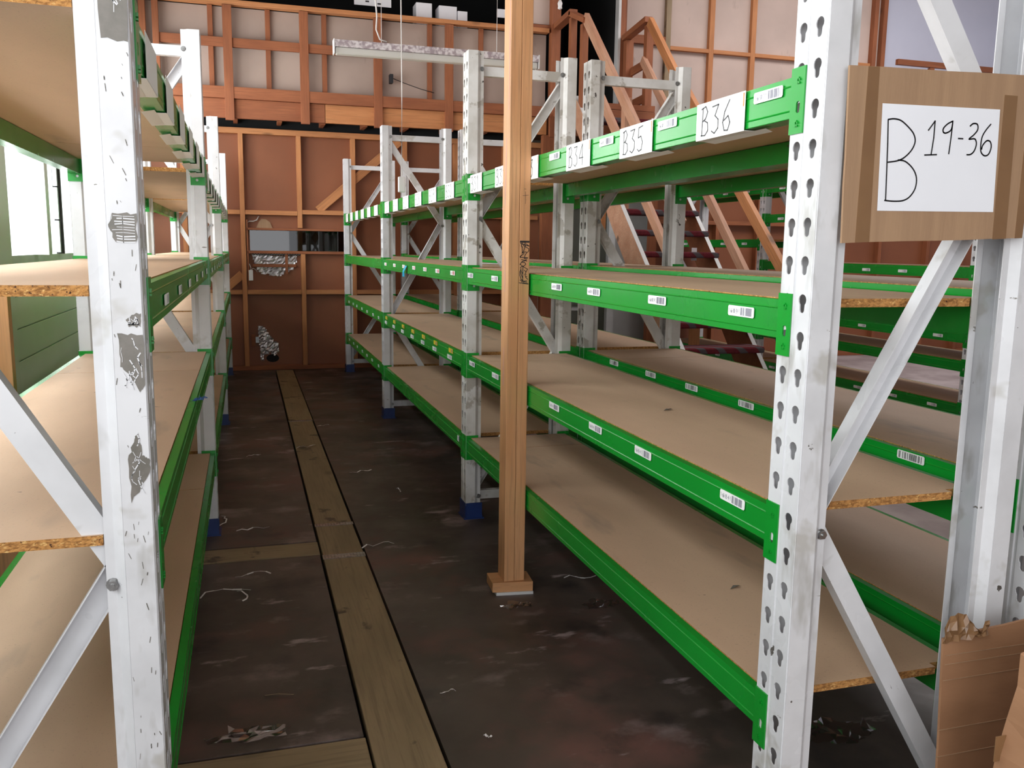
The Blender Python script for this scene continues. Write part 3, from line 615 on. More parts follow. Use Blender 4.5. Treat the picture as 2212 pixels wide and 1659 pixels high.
for k in range(3):
    y0, y1 = ys[k] + PW, ys[k + 1]
    for li, z in enumerate(lev):
        zz = z + (0.0 if k == 0 else (-0.004, 0.0, 0.002, -0.002)[li])
        f = beam(r1, XR, 1, y0, y1, zz); beam(r1, XR + DR, -1, y0, y1, zz)
        seam = {0: y1 - 0.27, 1: y0 + 1.9, 2: y0 + 0.9}[k]
        board(r1, XR + 0.024, XR + DR - 0.024, y0 + 0.006, seam - 0.0015, zz + 0.002, notch0=0.02 if k == 0 else 0)
        board(r1, XR + 0.024, XR + DR - 0.024, seam + 0.0015, y1 - 0.006, zz + 0.002)
        if li == 0:
            for i, yc in enumerate(C1[k]):
                card(f, XR, 1, yc, zz, 'B%d' % num); num -= 1
                yb = yc - 0.19 + (0.0 if k else (0.0))
                if k == 0 and i in (0, 1, 2, 3, 5): barcode(f, XR, 1, [1.658, 2.117, 2.518, 2.985, 0, 4.239][i] if i != 5 else 4.22 - 0.02, 1.708, '1-66-08-7-%d' % (i + 1))
        if li == 1:
            for i, yc in enumerate(L2lab.get(k, [])): barcode(f, XR, 1, yc, 1.254, '1-66-00-24-%d' % (i + 1), red=(k == 1))
        if li == 2:
            for i, yc in enumerate(L3lab.get(k, [])):
                if k == 1:
                    barcode(f, XR, 1, yc, zz - 0.017, '', yel=True, wdt=0.10, hgt=0.024); barcode(f, XR, 1, yc + 0.03, zz - 0.055, '1-66-05-%d' % (i + 1), wdt=0.11)
                else: barcode(f, XR, 1, yc, 0.824 if k == 0 else 0.803, '1-66-05-4-%d' % (i + 1), wdt=0.106 if k == 0 else 0.08)
        if li == 3:
            for i, yc in enumerate(L4lab.get(k, [])): barcode(f, XR, 1, yc, 0.395, '1-66-03-%d' % (i + 1), wdt=0.08)
            if k == 1: barcode(f, XR, 1, 4.42, 0.39, '', wdt=0.04, hgt=0.03)
XR2 = XR + DR + 0.076
r2 = empty('storage_rack', (XR2 + DR / 2, 5.7, 0), 'white steel rack with green beams standing back to back behind the numbered rack', 'rack')
for k, y in enumerate(ys):
    frame(r2, XR2, XR2 + DR, 1, y, 'B' if k != 2 else 'A', dirty=(k == 1))
for k in range(3):
    y0, y1 = ys[k] + PW, ys[k + 1]
    for li, z in enumerate(lev):
        zz = z + 0.014
        f = beam(r2, XR2, 1, y0, y1, zz); beam(r2, XR2 + DR, -1, y0, y1, zz)
        board(r2, XR2 + 0.024, XR2 + DR - 0.024, y0 + 0.006, y0 + 2.3, zz + 0.002, notch0=0.02 if k == 0 else 0); board(r2, XR2 + 0.024, XR2 + DR - 0.024, y0 + 2.303, y1 - 0.006, zz + 0.002)
        if li == 2 and k == 0:
            for yc in (1.87, 2.28, 2.68, 3.08, 3.45, 3.85): barcode(f, XR2, 1, yc, zz - 0.014, '', barsonly=True, wdt=0.10)
XL, DL, YLn, LL = -0.1616, 0.56, 1.541, 2.751
llev = [1.7617, 1.314, 0.891, 0.4058]
r3 = empty('storage_rack', (XL - DL / 2, 5.6, 0), 'white steel rack with green beams on the left of the aisle beside the windows', 'rack')
yl = [YLn + k * LL for k in range(4)]
for k, y in enumerate(yl): frame(r3, XL, XL - DL, -1, y, 'AABA'[k])
for k in range(3):
    y0, y1 = yl[k] + PW, yl[k + 1]
    for li, z in enumerate(llev):
        zz = z - (0.012 if k else 0.0) - (0.02 if (k and li == 0) else 0)
        f = beam(r3, XL, -1, y0, y1, zz); beam(r3, XL - DL, 1, y0, y1, zz)
        board(r3, XL - DL + 0.024, XL - 0.024, y0 + 0.006, y0 + 2.0, zz + 0.002, notch0=0.08 if k == 0 else 0); board(r3, XL - DL + 0.024, XL - 0.024, y0 + 2.003, y1 - 0.006, zz + 0.002)
        if li == 0:
            for i in range(6): card(f, XL, -1, y0 + 0.23 + 0.44 * i, zz, '')
        if li == 1:
            for i in range(6): barcode(f, XL, -1, y0 + 0.35 + 0.42 * i, zz - 0.045, '')
# far racks beyond the second aisle
def far_rack(label, X0, yf, levels, s=1, labs=True):
    r = empty('storage_rack', (X0 + s * DR / 2, sum(yf) / len(yf), 0), label, 'rack')
    for k, y in enumerate(yf): frame(r, X0, X0 + s * DR, s, y, 'AB'[k % 2])
    for k in range(len(yf) - 1):
        for z in levels[k]:
            y0, y1 = yf[k] + PW, yf[k + 1]; f = beam(r, X0, s, y0, y1, z); beam(r, X0 + s * DR, -s, y0, y1, z)
            a, b = sorted((X0 + s * 0.024, X0 + s * (DR - 0.024))); board(r, a, b, y0 + 0.006, y1 - 0.006, z + 0.002)
            if labs and z not in (0.62,):
                for i in range(6): barcode(f, X0, s, y0 + 0.25 + 0.43 * i, z - 0.045, '', wdt=0.10)
    return r
far_rack('far white and green rack beyond the second aisle, right of the stairs', 5.0, [5.03 - LB, 5.03, 7.81, 9.93], [[2.05, 1.30, 0.83, 0.30], [2.05, 1.757, 1.30, 0.83, 0.62, 0.30], [2.05, 1.517, 0.62, 0.30]])

# worn sticker patches on the nearest left upright
def patch(name, pts, y, m, parent=None, th=0.0005):
    mb = MB(); mb.extr(pts, 'Y', y - th, y, m); return mb.build(name, parent)
lp = [o for o in r3.children if o.name.startswith('upright')][0]
PY = YLn - 0.0013
def jag(pts, amp, n=4, seed=1):
    r = random.Random(seed); out = []
    for i, p in enumerate(pts):
        q = pts[(i + 1) % len(pts)]
        for k in range(n):
            t = k / n; j = amp if k else 0; out.append((p[0] + (q[0] - p[0]) * t + r.uniform(-j, j), p[1] + (q[1] - p[1]) * t + r.uniform(-j, j)))
    return out
xe = XL - 0.002
for i, pts in enumerate([[(-0.207, 1.90), (xe, 1.90), (xe, 1.694), (-0.202, 1.697)], [(-0.200, 1.432), (xe, 1.432), (xe - .002, 1.388), (-0.196, 1.386), (-0.206, 1.41)],
        [(-0.188, 1.262), (-0.178, 1.27), (xe - 0.001, 1.272), (xe - .002, 1.25), (-0.184, 1.25)], [(-0.202, 1.24), (xe, 1.237), (xe, 1.155), (-0.172, 1.142), (-0.186, 1.172), (-0.200, 1.185)],
        [(-0.184, 1.065), (-0.178, 1.075), (-0.174, 1.035), (xe, 1.03), (xe, 1.005), (-0.194, 0.955), (-0.196, 1.03)]]):
    patch('sticker_residue', jag(pts, 0.0022, 5, i), PY, residue, lp)
    mb = MB(); r = random.Random(i + 40); x0, x1 = min(p[0] for p in pts) + .004, max(p[0] for p in pts) - .004; z0, z1 = min(p[1] for p in pts), max(p[1] for p in pts)
    for k in range(10):
        if i == 1: zz = z1 - 0.004 - k * 0.0045; pl = [(x0 + r.uniform(0, .01), zz), ((x0 + x1) / 2, zz + r.uniform(-.002, .002)), (x1, zz - 0.001)]
        else:
            a = r.uniform(x0, x1); b = r.uniform(z0 + 0.3 * (z1 - z0), z1 - 0.004); pl = [(a, b)]
            for _ in range(3): a = min(max(a + r.uniform(-.006, .006), x0), x1); b = max(b - r.uniform(.002, .012), z0 + .004); pl.append((a, b))
        mb.strokes([pl], (0, PY - 0.0006, 0), (1, 0, 0), (0, 0, 1), r.uniform(0.0008, 0.0022), (0, -0.0004, 0), white)
    mb.build('paint_streak', lp)
mb = MB(); r = random.Random(5)
for k in range(60):
    a = r.uniform(XL - 0.045, XL - 0.004); b = r.uniform(0.5, 1.85); l = r.uniform(0.002, 0.012); dx = r.uniform(-.3, .5) * l
    mb.strokes([[(a, b), (a + dx * 0.5, b - l * 0.5), (min(a + dx, XL - .003), b - l)]], (0, PY, 0), (1, 0, 0), (0, 0, 1), r.uniform(0.0005, 0.0016), (0, -0.0003, 0), residue)
mb.build('scratches', lp)

# ------------------------------------------------------------------ timber prop in the aisle
tpz = empty('timber_prop', (1.02, 3.32, 0), 'double timber stud prop standing on a block in the aisle before the right rack', 'post')
blk = MB(); blk.extr([(0.915, 3.235), (1.080, 3.215), (1.09, 3.335), (0.923, 3.355)], 'Z', 0.012, 0.052, t_post); blk.build('base_block', tpz, bevel=0.002)
sp = MB(); sp.extr([(0.93, 3.230), (1.080, 3.211), (1.086, 3.33), (0.933, 3.35)], 'Z', 0.0, 0.012, frame_w); sp.build('white_spacer', tpz)
y_ = 3.238
sa = timber('stud', (0.985, y_ + 0.045, 0.052), (0.985, y_ + 0.045, 5.5), 0.042, 0.09, t_post, tpz, up=(0, 1, 0))
sb_ = timber('stud', (1.028, y_ + 0.045, 0.052), (1.028, y_ + 0.045, 5.5), 0.042, 0.09, t_post, tpz, up=(0, 1, 0))
# studs lean a hair in the photograph; scribbled tag on the right-hand stud, 1.25-1.42 m up
mb = MB(); r = random.Random(3)
S = lambda u, v: (1.009 + (u - 500) / 280 * 0.038, 1.415 - (v - 265) / 1190 * 0.166)
scr = [[(510, 268), (780, 268)], [(510, 285), (780, 285)], [(505, 300), (775, 300)], [(540, 320), (560, 420), (570, 500), (575, 590)], [(520, 330), (620, 370), (780, 400)], [(570, 300), (600, 380), (640, 350)], [(650, 300), (660, 400), (620, 520), (580, 590)],
 [(620, 400), (760, 470), (770, 520), (740, 560)], [(680, 340), (770, 400)], [(540, 400), (580, 430)], [(560, 600), (640, 560), (720, 570)], [(720, 570), (660, 640), (640, 740)], [(630, 600), (520, 680), (515, 710), (740, 720)], [(520, 700), (560, 640)], [(640, 745), (740, 725)],
 [(550, 770), (640, 790), (710, 770)], [(560, 830), (690, 790), (710, 820)], [(510, 905), (560, 840), (650, 850), (680, 890), (640, 940), (560, 960), (520, 1000)], [(520, 900), (600, 960), (740, 1030)], [(740, 1030), (690, 1110), (660, 1180), (690, 1260), (750, 1310)],
 [(600, 980), (600, 1300), (580, 1330)], [(550, 1020), (510, 1100), (510, 1200), (560, 1320), (600, 1330)], [(530, 1100), (560, 1200), (590, 1260)], [(540, 1060), (590, 1150)], [(520, 1330), (620, 1370), (730, 1390)], [(560, 1390), (610, 1340)], [(490, 1405), (600, 1420), (770, 1440)], [(600, 1400), (750, 1430)], [(620, 1360), (720, 1350)], [(640, 1060), (700, 1110)], [(690, 1170), (700, 1180)], [(700, 1230), (720, 1240)]]
mb.strokes([[S(*p) for p in pl] for pl in scr], (0, y_ - 0.0002, 0), (1, 0, 0), (0, 0, 1), 0.0026, (0, -0.0004, 0), ink)
mb.build('marker_scribble', tpz); mb = MB()
mb.strokes([[(1.028, 1.60), (1.029, 1.57)], [(1.018, 1.585), (1.041, 1.587)], [(1.030, 1.57), (1.028, 1.555)], [(1.023, 1.61), (1.031, 1.61)]], (0, y_ - 0.0002, 0), (1, 0, 0), (0, 0, 1), 0.0012, (0, -0.0004, 0), ink)
mb.build('marker_cross', tpz)
mb = MB()
mb.strokes([[(3.25, 2.3), (3.255, 1.9)], [(3.28, 1.8), (3.285, 1.55)], [(3.28, 1.35), (3.28, 1.22)], [(3.282, 1.0), (3.285, 0.85)]], (0.9638, 0, 0), (0, 1, 0), (0, 0, 1), 0.002, (-0.0008, 0, 0), mat('violet_crayon', (0.45, 0.30, 0.50), None, rough=0.7))
mb.build('crayon_line', tpz)

# ------------------------------------------------------------------ sign on cardboard
sg = empty('aisle_sign', (1.3, 1.45, 1.40), 'brown cardboard sign with white paper marked B 19-36 taped to the near right rack end', 'sign')
YS = 1.447
cb = MB(); cb.extr(jag([(1.089, 1.731), (1.545, 1.742), (1.534, 1.421), (1.098, 1.404)], 0.0008, 6, 9), 'Y', YS, YS + 0.005, cardb); cb.build('cardboard', sg)
patch('packing_tape', [(1.130, 1.732), (1.155, 1.7325), (1.160, 1.407), (1.128, 1.406)], YS - 0.0002, tapem, sg)
patch('packing_tape', [(1.455, 1.70), (1.487, 1.70), (1.492, 1.419), (1.458, 1.417)], YS - 0.0002, tapem, sg)
patch('packing_tape', [(1.518, 1.741), (1.545, 1.742), (1.534, 1.421), (1.515, 1.42)], YS - 0.0002, tapem, sg)
pp = patch('paper', [(1.167, 1.667), (1.446, 1.6715), (1.453, 1.4715), (1.173, 1.467)], YS - 0.0006, paper, sg, 0.0004)
G = {'a': [(1.182, 1.637), (1.185, 1.593), (1.188, 1.534), (1.19, 1.488)], 'b': [(1.182, 1.638), (1.196, 1.64), (1.213, 1.637), (1.233, 1.624), (1.244, 1.613), (1.248, 1.6), (1.242, 1.585), (1.228, 1.571), (1.212, 1.563), (1.189, 1.559)],
 'c': [(1.212, 1.564), (1.229, 1.562), (1.248, 1.549), (1.258, 1.532), (1.257, 1.512), (1.246, 1.496), (1.231, 1.488), (1.21, 1.486), (1.188, 1.487)], 'd': [(1.277, 1.623), (1.291, 1.641), (1.291, 1.609), (1.288, 1.577)], 'e': [(1.273, 1.576), (1.301, 1.578)],
 'f': [(1.333, 1.643), (1.321, 1.637), (1.312, 1.628), (1.313, 1.621), (1.32, 1.62), (1.331, 1.627), (1.333, 1.643), (1.332, 1.611), (1.33, 1.581)], 'g': [(1.35, 1.611), (1.361, 1.611)],
 'h': [(1.376, 1.636), (1.383, 1.641), (1.393, 1.64), (1.395, 1.63), (1.387, 1.62), (1.376, 1.611), (1.39, 1.612), (1.395, 1.602), (1.391, 1.589), (1.383, 1.582), (1.374, 1.581)],
 'i': [(1.426, 1.642), (1.416, 1.631), (1.408, 1.618), (1.406, 1.603), (1.408, 1.588), (1.417, 1.581), (1.427, 1.584), (1.432, 1.597), (1.429, 1.608), (1.42, 1.61), (1.411, 1.601), (1.409, 1.593)]}
def smooth(p, n=4):
    out = []
    for i in range(len(p) - 1):
        p0, p1, p2, p3 = p[max(i - 1, 0)], p[i], p[i + 1], p[min(i + 2, len(p) - 1)]
        for k in range(n):
            t = k / n; out.append(tuple(0.5 * ((2 * p1[j]) + (-p0[j] + p2[j]) * t + (2 * p0[j] - 5 * p1[j] + 4 * p2[j] - p3[j]) * t * t + (-p0[j] + 3 * p1[j] - 3 * p2[j] + p3[j]) * t ** 3) for j in (0, 1)))
    return out + [p[-1]]
for ks, nm in (('abc', 'letter'), ('de', 'digit'), ('f', 'digit'), ('g', 'dash'), ('h', 'digit'), ('i', 'digit')):
    mb = MB(); mb.strokes([smooth(G[k]) if len(G[k]) > 4 else G[k] for k in ks], (0, YS - 0.0011, 0), (1, 0, 0), (0, 0, 1), 0.0029, (0, -0.0003, 0), ink); mb.build(nm, pp)

# ------------------------------------------------------------------ cardboard at lower right
fc = empty('flattened_carton', (1.45, 1.36, 0), 'flattened brown carton standing on edge at lower right with torn tape on top', 'carton')
cm = MB(); cm.extr(jag([(1.368, 0.0), (1.337, 0.612), (1.53, 0.628), (1.78, 0.64), (1.80, 0.0)], 0.001, 5, 4), 'Y', 1.352, 1.358, cardb2); sh_ = cm.build('sheet', fc)
for k in range(5): 
    cr_ = MB(); z = [0.575, 0.555, 0.52, 0.41, 0.35][k]; cr_.box((1.345, 1.3508, z), (1.70, 1.352, z + 0.0015), cardb); cr_.build('crease', sh_)
tn = MB(); r = random.Random(12); 
nx_, nz_ = 14, 5
vv = []
for j in range(nz_):
    for i in range(nx_):
        t = i / (nx_ - 1); topz = 0.03 + 0.03 * math.sin(t * 5.0) * (t < 0.85) + r.uniform(-.004, .004); vv.append((1.33 + t * 0.115 + r.uniform(-.003, .003), 1.345 + r.uniform(-.008, .008), 0.605 + topz * j / (nz_ - 1) + 0.008 * t))
tn.add(vv, [(j * nx_ + i, j * nx_ + i + 1, (j + 1) * nx_ + i + 1, (j + 1) * nx_ + i) for j in range(nz_ - 1) for i in range(nx_ - 1)], tapem)
to = tn.build('torn_tape', fc); md = to.modifiers.new('s', 'SOLIDIFY'); md.thickness = 0.001
bx = empty('cardboard_box', (1.6, 1.15, 0), 'crumpled brown cardboard box partly in view at the lower right corner', 'box')
bb = MB(); r = random.Random(2); nx_, nz_ = 10, 10; xs_ = lambda t: 1.320 + 0.5 * t
for fy in (1.19, 0.9):
    pass
vv = []; 
for j in range(nz_ + 1):
    z = 0.66 * j / nz_; lean = 0.055 * (z / 0.66) ** 2
    ring = [(1.30 + lean, 1.19), (1.42, 1.17), (1.60, 1.185), (1.85, 1.19), (1.85, 0.90), (1.55, 0.88), (1.31 + lean, 0.9), (1.305 + lean, 1.03)]
    vv += [(a + r.uniform(-.006, .006), b + r.uniform(-.006, .006), z) for a, b in ring]
n = 8; fs = [(j * n + i, j * n + (i + 1) % n, (j + 1) * n + (i + 1) % n, (j + 1) * n + i) for j in range(nz_) for i in range(n)] + [tuple(nz_ * n + i for i in range(n))]
bb.add(vv, fs, cardb2); bo = bb.build('body', bx); md = bo.modifiers.new('b', 'BEVEL'); md.width = 0.004
tpx = MB(); tpx.box((1.31, 1.1795, 0.45), (1.8, 1.1815, 0.50), tapem); tpx.build('tape_strip', bx)

# ------------------------------------------------------------------ hanging light, cables, bulb
lf = empty('strip_light', (1.28, 6.0, 2.62), 'long unlit fluorescent strip light hanging on wires above the aisle', 'light fixture')
A, B = Vector((0.595, 6.0, 0)), Vector((1.975, 6.0, 0))
hb = MB(); hb.box((A.x, 5.965, 2.655), (B.x, 6.035, 2.70), tarn); hb.build('body', lf, bevel=0.003)
hb = MB(); hb.box((A.x + 0.005, 5.97, 2.610), (B.x - 0.005, 6.03, 2.655), tube_m); hb.build('diffuser', lf, bevel=0.01)
hb = MB(); hb.box((A.x - 0.006, 5.96, 2.612), (A.x, 6.04, 2.702), plasticw); hb.build('end_cap', lf); hb = MB(); hb.box((B.x, 5.96, 2.612), (B.x + 0.006, 6.04, 2.702), plasticw); hb.build('end_cap', lf)
for x in (0.90, 1.684):
    t_ = MB(); t_.tube([(x, 6.0, 2.70), (x + 0.002, 6.0, 3.9), (x, 6.0, 5.5)], 0.0028, cable_m, 6); t_.build('hanging_wire', lf)
def cable(name, pts, r_, m, label, cat='cable'):
    t_ = MB(); t_.tube(pts, r_, m, 7); o = t_.build(name, None, smooth=True); return tag(o, label, cat)
cable('power_cable', [(0.854, 5.97, 5.5), (0.856, 5.97, 3.0), (0.868, 5.97, 2.86), (0.862, 5.97, 2.78), (0.885, 5.97, 2.72), (0.93, 5.975, 2.708)], 0.005, cable_m, 'wavy white power cable dropping onto the strip light')
sk = empty('hanging_socket', (1.011, 5.9, 1.75), 'white power socket hanging on a long flex below the strip light', 'socket')
t_ = MB(); t_.tube([(1.005, 5.88, 5.5), (1.008, 5.88, 3.2), (1.013, 5.88, 2.4), (1.008, 5.88, 1.85)], 0.004, cable_m, 7); t_.build('flex', sk)
boxo('socket_body', (0.985, 5.865, 1.745), (1.030, 5.895, 1.845), plasticw, sk, bevel=0.005)
bl = empty('bare_bulb', (3.2, 9.0, 3.8), 'bare bulb holder hanging in front of the dark upper doorway', 'lamp')
t_ = MB(); t_.tube([(3.2, 9.0, 5.5), (3.2, 9.0, 3.93)], 0.003, cable_m, 6); t_.build('flex', bl)
t_ = MB(); t_.tube([(3.2, 9.0, 3.93), (3.2, 9.0, 3.90), (3.2, 9.0, 3.87), (3.2, 9.0, 3.85), (3.2, 9.0, 3.84)], [0.012, 0.026, 0.02, 0.024, 0.01], plasticw, 12); t_.build('bulb_holder', bl, smooth=True)
sbx = boxo('junction_box', (1.55, YM - 0.06, 3.13), (1.585, YM + 0.03, 3.22), ink); tag(sbx, 'small black junction box with loose wires on a mezzanine post', 'junction box')
cable('loose_wire', [(1.60, YM + 0.03, 3.19), (1.72, YM + 0.03, 3.15), (1.9, YM + 0.03, 3.10), (2.05, YM + 0.035, 3.07)], 0.004, ink, 'thin black wire trailing right from the junction box')
# loft contents
for i, (x0, x1, z1, lab) in enumerate([(1.875, 2.05, 4.03, 'left white carton on the loft edge behind the balustrade'), (2.13, 2.33, 4.02, 'largest white carton standing on the loft edge'), (2.34, 2.45, 3.98, 'short grey-white carton at the right end on the loft edge')]):
    tag(boxo('white_carton', (x0, 9.95, 2.94), (x1, 10.15, z1), paper, bevel=0.002), lab, 'carton', 'cartons on the loft')
for x0, x1, z0, lab in ((1.21, 1.61, 3.96, 'white drawing sheet with small marks pinned in the dark loft'),):
    pb = MB(); pb.box((x0, 10.0, z0), (x1, 10.003, 4.5), paper); pb.box((x0 + 0.12, 9.998, z0 + 0.035), (x0 + 0.16, 10.0, z0 + 0.05), ink); pb.box((x0 + 0.25, 9.998, z0 + 0.02), (x0 + 0.29, 10.0, z0 + 0.035), ink)
    tag(pb.build('drawing_sheet'), lab, 'paper')
tag(boxo('paper_sheet', (2.80, 9.98, 3.96), (2.90, 9.99, 4.05), paper), 'small white sheet in the loft left of the timber prop top', 'paper')

# ------------------------------------------------------------------ foil holes, switch, vent on the back wall
def crumple(name, poly, y, m, parent, cell=0.022, amp=0.012, seed=3):
    r = random.Random(seed); xs_ = [p[0] for p in poly]; zs_ = [p[1] for p in poly]; x0, x1, z0, z1 = min(xs_), max(xs_), min(zs_), max(zs_)
    def inside(x, z):
        c = False
        for i in range(len(poly)):
            (a, b), (e, f) = poly[i], poly[i - 1]
            if (b > z) != (f > z) and x < (e - a) * (z - b) / (f - b) + a: c = not c
        return c
    nx, nz = int((x1 - x0) / cell) + 1, int((z1 - z0) / cell) + 1; vs = []; fs = []
    for j in range(nz + 1):
        for i in range(nx + 1): vs.append((x0 + i * cell + r.uniform(-.3, .3) * cell, y + r.uniform(-amp, 0), z0 + j * cell + r.uniform(-.3, .3) * cell))
    for j in range(nz):
        for i in range(nx):
            if inside(x0 + (i + .5) * cell, z0 + (j + .5) * cell): a = j * (nx + 1) + i; fs += [(a, a + 1, a + nx + 2), (a, a + nx + 2, a + nx + 1)]
    mb = MB(); mb.add(vs, fs, m); o = mb.build(name, parent); return o
ft = empty('torn_foil', (0.33, YB + 0.06, 1.05), 'torn hole below the hatch showing crumpled silver foil behind brown battens', 'foil')
crumple('foil', [(0.08, 1.285), (0.565, 1.275), (0.56, 1.22), (0.50, 1.11), (0.42, 1.09), (0.37, 1.05), (0.27, 1.055), (0.15, 1.09), (0.10, 1.17)], YB + 0.082, foil, ft)
timber('batten', (0.08, YB + 0.055, 1.165), (0.55, YB + 0.055, 1.165), 0.02, 0.034, t_red, ft); timber('batten', (0.445, YB + 0.04, 1.075), (0.445, YB + 0.04, 1.29), 0.03, 0.02, t_red, ft, up=(0, 1, 0))
pv = MB(); pv.box((0.08, YB + 0.045, 1.278), (0.60, YB + 0.05, 1.297), ink)
for k in range(36): pv.box((0.085 + k * 0.0142, YB + 0.0435, 1.282 + (k % 2) * 0.007), (0.090 + k * 0.0142, YB + 0.0445, 1.287 + (k % 2) * 0.007), card_m)
pv.build('vent_strip', ft)
f2 = empty('torn_foil_hole', (0.2, YB + 0.07, 0.06), 'ragged hole low in the back wall with grey foil hanging out', 'foil')
crumple('foil', [(0.12, 0.49), (0.17, 0.50), (0.21, 0.44), (0.23, 0.38), (0.27, 0.37), (0.28, 0.33), (0.335, 0.29), (0.34, 0.20), (0.30, 0.155), (0.24, 0.185), (0.175, 0.16), (0.16, 0.08), (0.145, 0.10), (0.14, 0.22), (0.12, 0.28), (0.13, 0.36)], YB + 0.085, foil, f2, 0.018, 0.014, 8)
dh = MB(); dh.extr([(0.27 + 0.07 * math.cos(t), 0.125 + 0.045 * math.sin(t)) for t in [2 * math.pi * k / 16 for k in range(16)]], 'Y', YB + 0.087, YB + 0.0895, void); dh.build('dark_hole', f2)
boxo('wood_block', (0.045, YB + 0.05, 0.27), (0.085, YB + 0.085, 0.40), t_red, f2); boxo('metal_bracket', (0.09, YB + 0.06, 0.305), (0.125, YB + 0.088, 0.37), galv, f2)
sw = empty('surface_switch', (0.06, YB - 0.02, 1.0), 'small white switch box on wires beside the foil hole', 'switch')
boxo('box', (0.037, YB - 0.02, 1.0), (0.082, YB + 0.0, 1.115), plasticw, sw, bevel=0.004)
t_ = MB(); t_.tube([(0.055, YB - 0.01, 1.115), (0.062, YB - 0.01, 1.14), (0.045, YB - 0.01, 1.185)], 0.004, cable_m, 6); t_.tube([(0.06, YB - 0.01, 1.115), (0.085, YB, 1.135), (0.11, YB + 0.03, 1.12), (0.13, YB + 0.06, 1.09)], 0.003, cable_m, 6); t_.build('wire', sw)
cable('twin_wire', [(0.04, YB + 0.05, 1.63), (0.06, YB + 0.05, 1.645), (0.10, YB + 0.05, 1.645), (0.14, YB + 0.05, 1.66), (0.16, YB + 0.07, 1.70), (0.17, YB + 0.085, 1.695)], 0.006, cable_m, 'short white twin wire poking from the wall above the hatch')
sm = MB(); sm.extr([(0.13, 1.575), (0.16, 1.64), (0.19, 1.675), (0.235, 1.67), (0.28, 1.64), (0.305, 1.575)], 'Y', YB + 0.075, YB + 0.0885, cardb); tag(sm.build('board_scrap'), 'brown rounded scrap of board standing on the hatch top trim', 'board')

# ------------------------------------------------------------------ small things
tg = MB(); r = random.Random(4)
tg.add([(XR - 0.004, 5.93, 1.262), (XR - 0.004, 6.0, 1.262), (XR - 0.02, 6.01, 1.225), (XR - 0.012, 6.06, 1.185), (XR - 0.012, 5.98, 1.187), (XR - 0.02, 5.95, 1.222)], [(0, 1, 2, 5), (5, 2, 3, 4)], cyan)
o = tg.build('tape_tail'); tag(o, 'bright blue tail of tape hanging from the second green beam', 'tape'); m_ = o.modifiers.new('s', 'SOLIDIFY'); m_.thickness = 0.001
tw = MB()
for k in range(7):
    a = Vector((XL + 0.002, 2.93, 0.893)); pts = [a]
    for _ in range(4): a = a + Vector((r.uniform(-.012, .016), r.uniform(-.016, .016), r.uniform(-.004, .009))); pts.append(a.copy())
    tw.tube(pts, 0.0012, bluetw, 5)
tag(tw.build('twine_knot'), 'frayed knot of blue twine on a left rack beam', 'twine')
pa = MB(); pa.extr([(1.35, 5.3), (1.55, 5.1), (1.60, 5.35), (1.42, 5.5)], 'Z', 1.2925, 1.2935, paper); tag(pa.build('paper_sheet'), 'loose sheet of paper lying on the second shelf of the numbered rack', 'paper')
for (x, y, z, lab) in ((1.33, 2.62, 0.854, 'dark curled leaf of debris on the third shelf board'), (1.30, 2.1, 0.4300, 'small dark smear of debris on the lowest shelf board')):
    q = MB(); q.add([(x, y, z), (x + 0.03, y + 0.008, z + 0.006), (x + 0.045, y + 0.02, z + 0.001), (x + 0.02, y + 0.018, z + 0.004)], [(0, 1, 2, 3)], residue); tag(q.build('debris_flake'), lab, 'debris')
bp = timber('brown_board', (-0.86, 3.52, 0), (-0.86, 3.52, 1.285), 0.10, 0.045, t_post, None, up=(0, 1, 0)); tag(bp, 'upright brown timber standing between the left rack and the green wall', 'timber')
lg = boxo('ground_clutter', (3.0, 6.6, 0), (3.0, 6.6, 0), dark) if False else None

def scrap(x, y, L, lab, seed, m=plast, wd=0.006, n=6, curl=1.0, cat='debris'):
    r = random.Random(seed); a = r.uniform(-0.5, 0.5); p = Vector((x - L / 2, y, 0.003)); mb = MB(); pts = []
    for k in range(n + 1):
        pts.append(p.copy()); a += r.uniform(-0.7, 0.7) * curl; p = p + Vector((math.cos(a), math.sin(a), 0)) * (L / n); p.z = 0.003 + r.uniform(0, 0.012)
    for i in range(n):
        d = (pts[i + 1] - pts[i]).normalized(); s = d.cross(Vector((0, 0, 1))).normalized() * wd / 2; s.z += r.uniform(-.5, .5) * wd * 0.5
        mb.add([pts[i] - s, pts[i + 1] - s, pts[i + 1] + s, pts[i] + s], [(0, 1, 2, 3)], m)
    o = mb.build('plastic_scrap'); md = o.modifiers.new('s', 'SOLIDIFY'); md.thickness = 0.0008; md.offset = 1
    return tag(o, lab, cat)
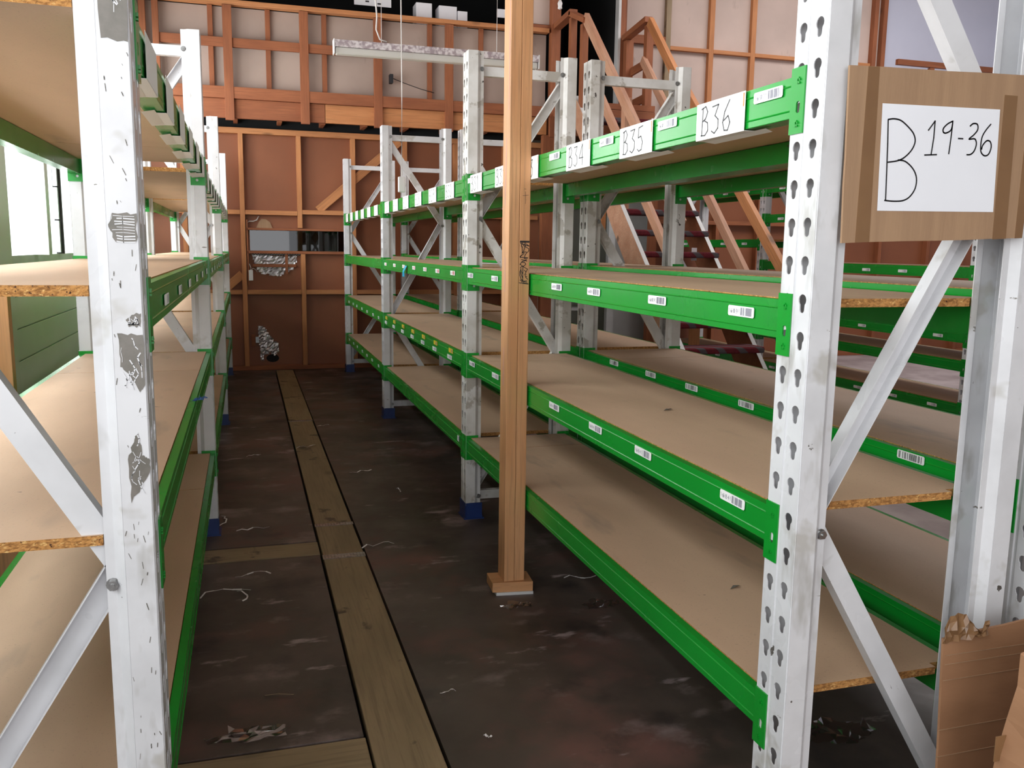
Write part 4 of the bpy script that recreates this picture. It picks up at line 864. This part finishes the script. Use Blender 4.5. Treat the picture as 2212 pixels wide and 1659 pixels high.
for i, a in enumerate([(-0.07, 4.42, 0.20, 'curl of clear strapping beside a blue left rack foot behind the cross plank'), (0.0, 4.33, 0.16, 'short white strap scrap just behind the cross plank'),
    (0.0, 3.70, 0.16, 'forked pale strap scrap in front of the cross plank'), (-0.10, 3.50, 0.22, 'long clear strap scrap low on the left slab'), (0.01, 3.43, 0.12, 'bright crumpled strap scrap below the forked one'),
    (0.38, 6.08, 0.16, 'thin strap scrap lying across the long floor plank'), (0.65, 5.33, 0.14, 'white looped strap scrap right of the long plank'), (0.56, 3.93, 0.16, 'twisted strap scrap right of the nail plates'),
    (0.84, 4.90, 0.08, 'tiny white fleck on the dark floor before the rack post'), (1.33, 3.34, 0.14, 'faint strap scrap on the floor under the lowest right beam'), (0.57, 2.52, 0.05, 'small white chip beside the long plank at the front'),
    (0.63, 2.25, 0.03, 'single white fleck on the floor near the bottom edge'), (0.55, 6.83, 0.10, 'far white strap scrap right of the plank near the first joint'), (0.02, 5.9, 0.10, 'faint white scrap on the left slab far down the aisle')]):
    scrap(*a, seed=i + 20)
scrap(0.064, 2.648, 0.09, 'small splinter of wood on the left slab', 90, t_plank, 0.006, 2, 0.1)
def film(x, y, L, W, lab, seed):
    r = random.Random(seed); nx, ny = 12, 8; vs = []
    for j in range(ny + 1):
        for i in range(nx + 1):
            e = 0.0 if 0 < i < nx and 0 < j < ny else r.uniform(0, .02)
            vs.append((x + (i / nx - .5) * L + r.uniform(-.01, .01), y + (j / ny - .5) * W + r.uniform(-.01, .01) + e, 0.002 + r.uniform(0, 0.009)))
    mb = MB(); fs = []
    for j in range(ny):
        for i in range(nx):
            if ((i / nx - .5) * 2) ** 2 + ((j / ny - .5) * 2) ** 2 < 0.55 + r.random() * 0.5: a = j * (nx + 1) + i; fs += [(a, a + 1, a + nx + 2), (a, a + nx + 2, a + nx + 1)]
    mb.add(vs, fs, filmm); o = mb.build('plastic_film'); return tag(o, lab, 'debris')
film(-0.03, 2.42, 0.26, 0.08, 'crumpled clear plastic film beside the front cross plank', 1)
film(1.30, 3.03, 0.16, 0.10, 'crumpled clear film on the floor under the right rack', 2)
film(1.60, 1.98, 0.26, 0.14, 'large crumpled film on the floor below the near rack end', 3)
film(0.97, 3.10, 0.14, 0.05, 'thin film strip in front of the timber prop block', 4)
